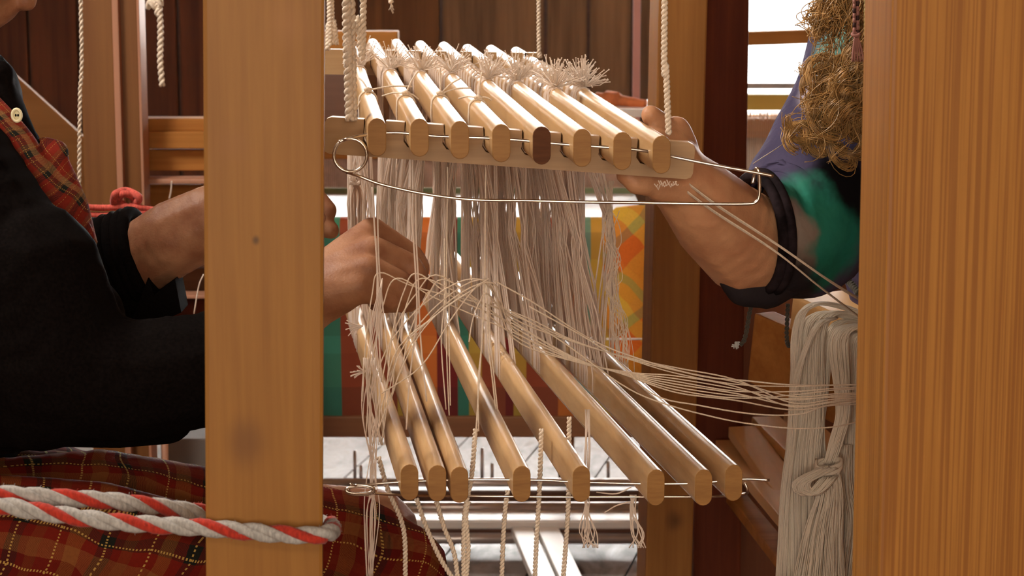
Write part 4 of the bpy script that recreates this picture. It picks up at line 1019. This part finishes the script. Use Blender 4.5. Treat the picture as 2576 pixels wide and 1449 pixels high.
# legs and feet
kn = [P(960, 1440, 2.16), P(960, 1440, 2.42)]
for k, y in enumerate((2.17, 2.40)):
    hip = Vector((pel.x+.03, y, pel.z-.03)); knee = Vector((P(930, 1400, y).x, y, .56)); ank = Vector((knee.x-.05, y, .09))
    body.append([(hip, .085), (knee, .06), (knee.lerp(ank, .3), .055), (ank, .038)]); body.append([(ank-Z*.04, .035), (ank+Vector((.13, 0, -.055)), .026)])
pL = empty('person', (pel.x, YT, 0), 'person at left in black cardigan and red plaid dress, reaching past the upright', 'person')
me = blob(body, .0032, 5, 'body'); link('body', me, m_skinL, pL, True)
# eyes, mouth line (the head is above the picture)
for sy in (-1, 1):
    c = head+Vector((.074, sy*.03, .012)); e_ = blob([[(c, .011)]], .003, 1); link('eye', e_, plain('eye_white', (.7, .68, .62), .2), pL, True)
link('mouth', blob([[(head+Vector((.090, -.018, -.052)), .004), (head+Vector((.093, .018, -.052)), .004)]], .002, 1), plain('lip', (.42, .14, .10), .5), pL, True)
link('hair', blob([[(head+Vector((-.03, 0, .045)), .095), (head+Vector((-.05, 0, -.03)), .08)], [(head+Vector((.01, 0, .075)), .07)]], .006, 3), plain('grey_hair', (.16, .13, .10), .6, 0, .3, 200), pL, True)
# dress: plaid torso, skirt over the lap
m_dress = plaid('red_plaid', [(0, (.17, .013, .006)), (.28, (.24, .08, .020)), (.46, (.17, .013, .007)), (.60, (.012, .012, .010)), (.76, (.12, .008, .005)), (.86, (.16, .035, .010))],
    [(0, (.12, .008, .005)), (.30, (.24, .08, .025)), (.50, (.18, .012, .006)), (.64, (.015, .015, .010)), (.80, (.12, .012, .006)), (.88, (.15, .02, .008))], 13.0, 13.0, (.80, .25, -.35), (.12, .75, .68), dots=330)
dr = []
dr.append([(pel, .15), (pel.lerp(chest, .5), .13), (chest+hx*.02, .135), (chest.lerp(neck, .45), .10)])
for y in (2.14, 2.26, 2.40):
    hip = Vector((pel.x+.02, y, pel.z-.02)); kz = P(880, 1352, y).z-.02 if y < 2.2 else .60
    dr.append([(hip, .12), (P(250, 1290, y)-Z*.02, .088), (P(850, 1400, y), .072), (P(985, 1450, y), .062)])
    dr.append([(P(985, 1450, y), .062), (Vector((P(1000, 1449, y).x, y, .38)), .075), (Vector((P(960, 1449, y).x, y, .25)), .085)])
# folds running along the lap
for k in range(9):
    y = 2.04+k*.03; dz = -.010*k
    dr.append([(P(-100+30*k, 1235+22*k, y), .020), (P(260, 1250+26*k, y-.01), .016), (P(600+20*k, 1330+12*k, y), .013)])
dmesh = blob(dr, .005, 3, 'dress'); link('dress', dmesh, m_dress, pL, True)
# bib strap / front edge of the dress seen at the cardigan opening
strip = [P(-60, 240, 2.10), P(0, 300, 2.10), P(60, 372, 2.11), P(105, 450, 2.12), P(150, 520, 2.13), P(205, 600, 2.14)]
st_ = spline(strip, 6); vs, fs = [], []
m_bib = plaid('red_plaid_bib', [(0, (.28, .03, .018)), (.5, (.22, .08, .035)), (.75, (.02, .02, .02))], [(0, (.30, .035, .022)), (.6, (.03, .035, .03)), (.8, (.38, .22, .10))], 45, 40, (.6, 0, -.8), (.8, 0, .6), dots=500)
link('dress_front', blob([[(p+Vector((-.004, .012, 0)), .016) for p in st_[::3]], [(P(115, 385, 2.15), .017), (P(140, 384, 2.15), .014)], [(P(120, 400, 2.15), .020), (P(170, 520, 2.16), .022), (P(212, 610, 2.17), .014)], [(P(60, 500, 2.2), .05), (P(140, 640, 2.2), .04)]], .0035, 3), m_bib, pL, True, label='red plaid front edge of the dress')
# black shirt collar + button
link('collar', blob([[(P(-80, 240, 2.17), .055), (P(-30, 260, 2.15), .035), (P(10, 330, 2.14), .030), (P(50, 385, 2.14), .024)], [(P(-20, 200, 2.15), .02), (P(2, 185, 2.14), .014)], [(P(0, 240, 2.14), .018), (P(28, 310, 2.13), .014)]], .004, 3), m_black, pL, True, label='black shirt collar')
bc = P(42, 290, 2.095); btn = []
ring = [bc+Vector((math.cos(t)*.0042, 0, math.sin(t)*.0058)) for t in np.linspace(0, 2*math.pi, 24, endpoint=False)]
btn.append(tube(ring, .0017, 8, True))
btn.append(prism([(math.cos(t)*.0042, math.sin(t)*.0058) for t in np.linspace(0, 2*math.pi, 20, endpoint=False)], X3, Z, Y3, bc, .0018))
bt_ = mesh('button', merge(btn), m_button, pL, True, label='cream shirt button')
mesh('button_hole', merge([prism([(math.cos(t)*.0009+dx, math.sin(t)*.0014) for t in np.linspace(0, 2*math.pi, 8, endpoint=False)], X3, Z, Y3, bc-Y3*.0006, .0012) for dx in (-.0008, .0014)]), m_black, bt_)
# cardigan: torso shell + both sleeves
cg = []
cg.append([(P(-330, 1180, YT), .165), (P(-190, 700, YT), .16), (P(-170, 480, YT), .13), (neck-Z*.07-hx*.02, .08)])
cg.append([(P(-160, 430, 2.13), .075), (P(-160, 430, 2.40), .075)])
cg.append([(P(-140, 440, 2.09), .075), (P(0, 640, 2.07), .072), (P(60, 700, 2.06), .080), (P(130, 900, 2.05), .080)])       # upper sleeve
cg.append([(P(-40, 650, 2.10), .075), (P(130, 735, 2.10), .05), (P(205, 800, 2.09), .045)])
cg.append([(P(-60, 900, 2.10), .09), (P(100, 950, 2.06), .075), (P(220, 940, 2.05), .068), (P(330, 960, 2.05), .062), (P(520, 930, 2.06), .058), (P(640, 880, 2.08), .054), (P(720, 840, 2.09), .05), (P(790, 800, 2.10), .045)])
cg.append([(P(-60, 1010, 2.12), .06), (P(120, 1040, 2.10), .035), (P(300, 1060, 2.09), .028), (P(420, 1050, 2.09), .028)])
cg.append([(P(-120, 420, 2.43), .07), (P(60, 640, 2.44), .062), (P(150, 700, 2.44), .060), (P(290, 672, 2.38), .056), (P(370, 650, 2.36), .053), (P(430, 620, 2.34), .050)])
cg.append([(P(150, 690, 2.38), .06), (P(330, 740, 2.36), .045), (P(400, 760, 2.36), .026)])
cme = blob(cg, .0045, 3, 'cardigan')
cut(cme, P(356, 646, 2.36), Vector((.95, -.10, .30)), .15)
cut(cme, P(735, 800, 2.10), P(860, 740, 2.11)-P(735, 800, 2.10), .13)
link('cardigan', cme, m_black, pL, True)
fl_ = [P(372, 700, 2.305), P(388, 742, 2.30), P(440, 702, 2.30), P(456, 786, 2.30), P(400, 812, 2.30), P(330, 812, 2.30)]
vs = [p for p in fl_]+[p+Y3*.05 for p in fl_]; n_ = len(fl_)
fs = [tuple(range(n_)), tuple(range(2*n_-1, n_-1, -1))]+[(i, i+n_, (i+1) % n_+n_, (i+1) % n_) for i in range(n_)]
mesh('cuff', (vs, fs), m_black, pL)
cn = Vector((.95, -.10, .30)).normalized(); cc = P(358, 648, 2.36); u = (Y3-cn*Y3.dot(cn)).normalized(); w_ = cn.cross(u)
for q_ in (0,):
    mesh('cuff', merge([tube([cc-cn*o_+u*math.cos(a_)*.052+w_*math.sin(a_)*.052 for a_ in np.linspace(0, 2*math.pi, 40, endpoint=False)], .0075, 8, True) for o_ in (0, .008, .018, .03, .042)]), m_black, pL, True)
# seat
bench = empty('bench', (pel.x, YT, 0), 'plain wooden bench under the seated weaver', 'bench')
mesh('seat', box((pel.x, YT, pel.z-.165), X3, Y3, Z, .34, .7, .035, .004), m_brace, bench)
for sx in (-.13, .13):
    for sy in (-.3, .3): mesh('leg', box((pel.x+sx, YT+sy, (pel.z-.18)/2), X3, Y3, Z, .045, .045, pel.z-.18, .004), m_brace, bench)

# ------------------------------------------------------------------ right person
pR = empty('person', (P(2400, 700, 2.5).x, 2.5, 0), 'person at right in tie-dyed shirt with long curly hair, gripping the board end', 'person')
wrR2 = P(1775, 478, 2.06); elb = P(1935, 640, 2.16); sh2 = P(2230, 110, 2.36)
tor = [P(2470, 1250, 2.55), P(2440, 700, 2.52), P(2400, 330, 2.48)]; nk = P(2390, -30, 2.44); hd = P(2330, -330, 2.38)
rb = []
rb.append([(tor[0], .13), (tor[1], .11), (tor[2], .12), (nk-Z*.04, .06), (nk, .05), (hd-Z*.05, .055)])
rb.append([(hd+Z*.02, .088), (hd+Z*.015-hx*.02, .084)]); rb.append([(hd-hx*.02-Z*.03, .06), (hd-hx*.07-Z*.085, .03)])
rb.append([(hd-hx*.088+Z*.01, .010), (hd-hx*.112-Z*.02, .011)])
rb.append([(hd-hx*.088-Z*.052, .011), (hd-hx*.086-Z*.06, .012)])
for sy in (-1, 1): rb.append([(hd+Vector((.012, sy*.086, .01)), .012), (hd+Vector((.014, sy*.09, -.018)), .010)])
rb.append([(tor[2]+Z*.02, .07), (sh2, .05), (elb+Vector((.03, .03, .03)), .045), (elb, .050), (P(1875, 610, 2.13), .052), (P(1815, 560, 2.10), .047), (P(1765, 505, 2.07), .040), (P(1722, 462, 2.055), .034)])
shf = P(2420, 300, 2.68); elf = P(2150, 560, 2.80); wrf = P(1900, 420, 2.95)
rb.append([(tor[2]+Z*.02, .07), (shf, .05), (P(2420, 800, 2.75), .045), (P(2300, 1000, 2.6), .035)])
wr2 = P(1712, 450, 2.05)
mc = [P(1690, 360, 2.045), P(1668, 385, 2.035), P(1650, 415, 2.030), P(1640, 440, 2.030)]
ff = [[(P(1655, 345, 2.03), .0105), (P(1600, 372, 2.02), .0095), (P(1570, 400, 2.02), .0085)],
      [(P(1625, 395, 2.02), .0115), (P(1590, 425, 2.015), .0105), (P(1572, 440, 2.012), .0095)],
      [(P(1612, 430, 2.015), .0115), (P(1590, 445, 2.01), .010), (P(1580, 438, 2.008), .009)],
      [(P(1625, 462, 2.015), .0125), (P(1600, 462, 2.01), .011), (P(1584, 448, 2.008), .009)]]
tt = [(P(1712, 400, 2.06), .021), (P(1700, 345, 2.055), .0145), (P(1668, 315, 2.045), .0115), (P(1637, 290, 2.035), .0105)]
rb += hand_chains(wr2, mc, ff, tt, .031, .0165)
rb.append([(P(1700, 330, 2.055), .0155), (P(1715, 372, 2.06), .017)])
rb.append([(P(1660, 465, 2.025), .017), (P(1720, 470, 2.04), .022)])
for y in (2.45, 2.66):
    hip = Vector((tor[0].x, y, tor[0].z-.03)); kne = Vector((tor[0].x+.02, y, .075)); ank = Vector((kne.x+.40, y, .05))
    rb.append([(hip, .085), (kne, .06), (kne.lerp(ank, .3), .055), (ank, .036)]); rb.append([(ank, .034), (ank+Vector((.15, 0, -.02)), .024)])
link('body', blob(rb, .0032, 5, 'body'), m_skinR, pR, True)
nails = [P(1630, 286, 2.026)]
for sy in (-1, 1): link('eye', blob([[(hd+Vector((-.074, sy*.03, .012)), .011)]], .003, 1), plain('eye_white', (.7, .68, .62), .2), pR, True)
link('mouth', blob([[(hd+Vector((-.093, -.018, -.054)), .004), (hd+Vector((-.095, .018, -.054)), .004)]], .002, 1), plain('lip', (.42, .14, .10), .5), pR, True)
spots = [(P(2075, 120, 2.22), .05, (.16, .42, .38)), (P(2040, 185, 2.22), .035, (.50, .44, .52)), (P(2110, 60, 2.25), .05, (.18, .40, .36)),
         (P(2060, 470, 2.20), .055, (.012, .010, .018)), (P(2110, 500, 2.16), .05, (.006, .005, .008)), (P(2190, 470, 2.2), .022, (.30, .55, .58)),  # near-black spots paint the shaded underside of the sleeve
         (P(2030, 570, 2.12), .036, (.03, .26, .19)), (P(2100, 610, 2.12), .044, (.02, .24, .18)), (P(1985, 475, 2.11), .040, (.05, .30, .22)), (P(2060, 560, 2.1), .05, (.03, .28, .20)), (P(2065, 690, 2.12), .03, (.02, .22, .15)),
         (P(1975, 525, 2.10), .026, (.32, .25, .23)), (P(2000, 590, 2.10), .028, (.34, .28, .24)), (P(1995, 665, 2.10), .028, (.30, .24, .20)),
         (P(1870, 735, 2.12), .075, (.022, .016, .019)), (P(1960, 730, 2.12), .05, (.024, .018, .021)), (P(1905, 460, 2.12), .022, (.02, .016, .02))]
m_dye = dyed('tie_dye_and_shade', (.082, .070, .14), spots)
# sleeve: lofted rings from shoulder to the hem round the forearm
def loft(rings, seg=40, fold=0.0):
    vs, fs = [], []
    for i, (c, n, a, b) in enumerate(rings):
        n = Vector(n).normalized(); u = Y3-n*Y3.dot(n); u.normalize(); w = n.cross(u)
        for k in range(seg):
            an = 2*math.pi*k/seg; f = 1+fold*math.sin(an*5+i*.8)*.5+fold*math.sin(an*3-i*.5)
            vs.append(c+u*math.cos(an)*b*f+w*math.sin(an)*a*f)
    for i in range(len(rings)-1):
        for k in range(seg): fs.append((i*seg+k, i*seg+(k+1) % seg, (i+1)*seg+(k+1) % seg, (i+1)*seg+k))
    return vs, fs
pts = [(P(2250, 0, 2.36), .070), (P(2190, 130, 2.33), .068), (P(2150, 260, 2.29), .070), (P(2112, 390, 2.25), .074), (P(2065, 490, 2.21), .078), (P(2015, 565, 2.18), .074), (P(1965, 592, 2.155), .066), (P(1930, 594, 2.14), .060), (P(1905, 588, 2.13), .0585)]
cs = spline([p for p, r in pts], 4); rr = [pts[min(len(pts)-1, int(i/4))][1]*(1-(i % 4)/4)+pts[min(len(pts)-1, int(i/4)+1)][1]*((i % 4)/4) for i in range(len(cs))]
rings = []
for i, c in enumerate(cs):
    t_ = (cs[min(len(cs)-1, i+1)]-cs[max(0, i-1)])
    rings.append((c, t_, rr[i], rr[i]*.9))
# the hem tips slightly towards the camera
hn = Vector((-1, -.42, -.05))
for j, q in enumerate((-3, -2, -1)):
    c, t_, a_, b_ = rings[q]; rings[q] = (c, t_.normalized().lerp(hn.normalized(), (j+1)/3), a_, b_)
sv = loft(rings, 44, .035)
so = mesh('sleeve', sv, m_dye, pR, True)
sd = so.modifiers.new('s', 'SOLIDIFY'); sd.thickness = .003
# dark rolled hem
c, n_, a_, b_ = rings[-1]
hem = []
for q, (dr_, dl) in enumerate(((.0, 0), (.002, .008))):
    nn = Vector(n_).normalized(); u = (Y3-nn*Y3.dot(nn)).normalized(); w = nn.cross(u); cc = c-nn*dl
    hem.append(tube([cc+u*math.cos(an)*(b_+dr_)+w*math.sin(an)*(a_+dr_) for an in np.linspace(0, 2*math.pi, 40, endpoint=False)], .0055, 8, True))
mesh('sleeve_hem', merge(hem), plain('dark_hem', (.015, .010, .012), .9, 0, .6, 60, .1, .4), so, True, label='dark rolled hem of the sleeve')
# underside drape of the sleeve
drp = blob([[(P(1830, 705, 2.12), .010), (P(1870, 728, 2.12), .018), (P(1930, 725, 2.13), .022), (P(1995, 700, 2.14), .018)], [(P(1990, 690, 2.14), .02), (P(2060, 640, 2.16), .035), (P(2100, 590, 2.19), .035)], [(P(2060, 690, 2.15), .012), (P(2100, 640, 2.17), .02), (P(2160, 560, 2.2), .02)]], .004, 3)
link('sleeve_drape', drp, m_dye, pR, True)
sb_ = blob([[(P(2480, 1180, 2.55), .155), (tor[1], .15), (tor[2], .15), (nk-Z*.09, .08)], [(sh2, .075), (tor[2], .12), (shf, .075)], [(P(2260, 200, 2.34), .07), (P(2240, 420, 2.36), .085), (P(2300, 700, 2.42), .08)]], .006, 4)
link('shirt', sb_, m_dye, pR, True)
link('trousers', blob([[(tor[0], .15)]]+[[(Vector((tor[0].x, y, tor[0].z-.03)), .10), (Vector((tor[0].x+.02, y, .082)), .078), (Vector((tor[0].x+.34, y, .06)), .055)] for y in (2.45, 2.66)], .007, 3), plain('dark_trousers', (.03, .03, .05), .9), pR, True)
# hair: hundreds of curled strands
random.seed(11)
def strand(p0, p1, curl, freq, n=22, r=.0005):
    p0 = Vector(p0); p1 = Vector(p1); d = (p1-p0); u = d.orthogonal().normalized(); w = d.normalized().cross(u)
    ph = random.uniform(0, 6.28); out = []
    sag = Vector((random.gauss(0, .008), random.gauss(0, .006), random.gauss(0, .006)))
    for i in range(n):
        t = i/(n-1); k = curl*(.25+t); an = ph+freq*t*6.28*(1+.2*math.sin(ph+t*3))
        out.append(p0+d*t+sag*math.sin(math.pi*t)+(u*math.cos(an)+w*math.sin(an))*k)
    return tube(out, r, 3)
H = []
def zone(n, x0, y0, x1, y1, Y, sx, sy, curl, freq, r=.00055):
    for _ in range(n):
        H.append(strand(P(x0+random.gauss(0, sx), y0+random.gauss(0, sy), Y+random.gauss(0, .012)), P(x1+random.gauss(0, sx), y1+random.gauss(0, sy), Y+random.gauss(0, .012)), curl*random.uniform(.5, 1.4), freq*random.uniform(.6, 1.4), r=r))
zone(260, 2130, -60, 2120, 60, 2.17, 30, 18, .003, 1.5)
zone(150, 2075, 10, 2060, 75, 2.17, 12, 20, .003, 1.5)
zone(190, 2190, -40, 2190, 260, 2.15, 20, 30, .007, 3.0)
zone(40, 2100, 60, 2080, 160, 2.17, 14, 20, .004, 1.0, .0004)
# curled locks
locks = []
for _ in range(46):
    x, y = random.uniform(2060, 2200), random.uniform(150, 330)
    if x < 2110 and y < 190: continue
    locks.append((x, y))
locks += [(2020, 335), (2035, 350), (2045, 330), (2015, 345), (2060, 360), (2090, 370), (2120, 375), (2150, 380), (2175, 380), (2190, 360), (2060, 200), (2070, 230), (2050, 290)]
for (x, y) in locks:
    c = P(x, y, 2.14+random.gauss(0, .014)); R = random.uniform(.007, .018); ph = random.uniform(0, 6.28)
    nrm = Vector((random.gauss(0, .6), -1, random.gauss(0, .6))).normalized(); u = nrm.orthogonal().normalized(); w = nrm.cross(u)
    drift = Vector((random.gauss(0, .010), random.gauss(0, .004), -random.uniform(.0, .02)))
    turns = random.uniform(.8, 1.7)
    for _k in range(26):
        R2 = R*random.uniform(.78, 1.2); o2 = Vector([random.gauss(0, .0018) for _ in range(3)]); dd = drift*random.uniform(.8, 1.3)
        line = []
        for i in range(20):
            t = i/19; an = ph+turns*6.28*t; line.append(c+o2+dd*(t*2-1)+(u*math.cos(an)+w*math.sin(an))*R2*(1-.3*t))
        H.append(tube(line, .00045, 3))
zone(60, 2130, 150, 2080, 330, 2.12, 50, 50, .010, 1.5, .0004)
mesh('hair', merge(H), m_hair, pR, True, kind='stuff', label='long golden-brown curly hair')
link('hair_cap', blob([[(hd+Vector((.03, 0, .045)), .095), (hd+Vector((.05, 0, -.03)), .085)], [(hd+Vector((-.01, 0, .075)), .072)], [(hd+Vector((.02, -.07, -.02)), .04), (P(2230, -100, 2.25), .035), (P(2215, 60, 2.22), .030), (P(2215, 220, 2.22), .030)]], .006, 3), m_hair, pR, True)
# braids
m_br = [plain('pink_braid', (.42, .20, .17), .8), plain('dark_braid', (.05, .02, .02), .8)]
def braid(x, y0, y1, Y, r, mats_, label, parent):
    strs_ = [[], [], []]; n = 60
    for i in range(n):
        t = i/(n-1); y = y0+(y1-y0)*t
        for q in range(3):
            an = t*(y1-y0)/24*2*math.pi/1.5+q*2*math.pi/3
            strs_[q].append(P(x+math.sin(an)*5, y, Y)+Y3*math.cos(an*2)*.0018)
    for q in range(3):
        mesh('braid', tube(strs_[q], r, 6), mats_[q % len(mats_)], parent, True)
braid(2153, -60, 82, 2.095, .0017, m_br, '', pR)
kt = [tube(spline([P(2153+9*math.cos(q), 86+4*math.sin(q), 2.092-.002*math.sin(q)) for q in np.linspace(0, 7, 10)], 2), .0016, 6)]
mesh('braid_knot', merge(kt), m_br[0], pR, True)
mesh('braid_tassel', merge([tube(spline([P(2153+dx*.3, 90, 2.095), P(2153+dx, 120, 2.095), P(2153+dx*1.5, 155, 2.095)], 4), .0011, 5) for dx in (-6, -2, 3, 8, 13)]), m_br[0], pR, True)
m_bl = [plain('blue_braid', (.10, .14, .42), .8), plain('straw_braid', (.50, .40, .16), .7)]
braid(2189, -60, 178, 2.10, .0013, m_bl, '', pR)
braid(2180, -60, 90, 2.10, .0012, [m_bl[1]], '', pR)
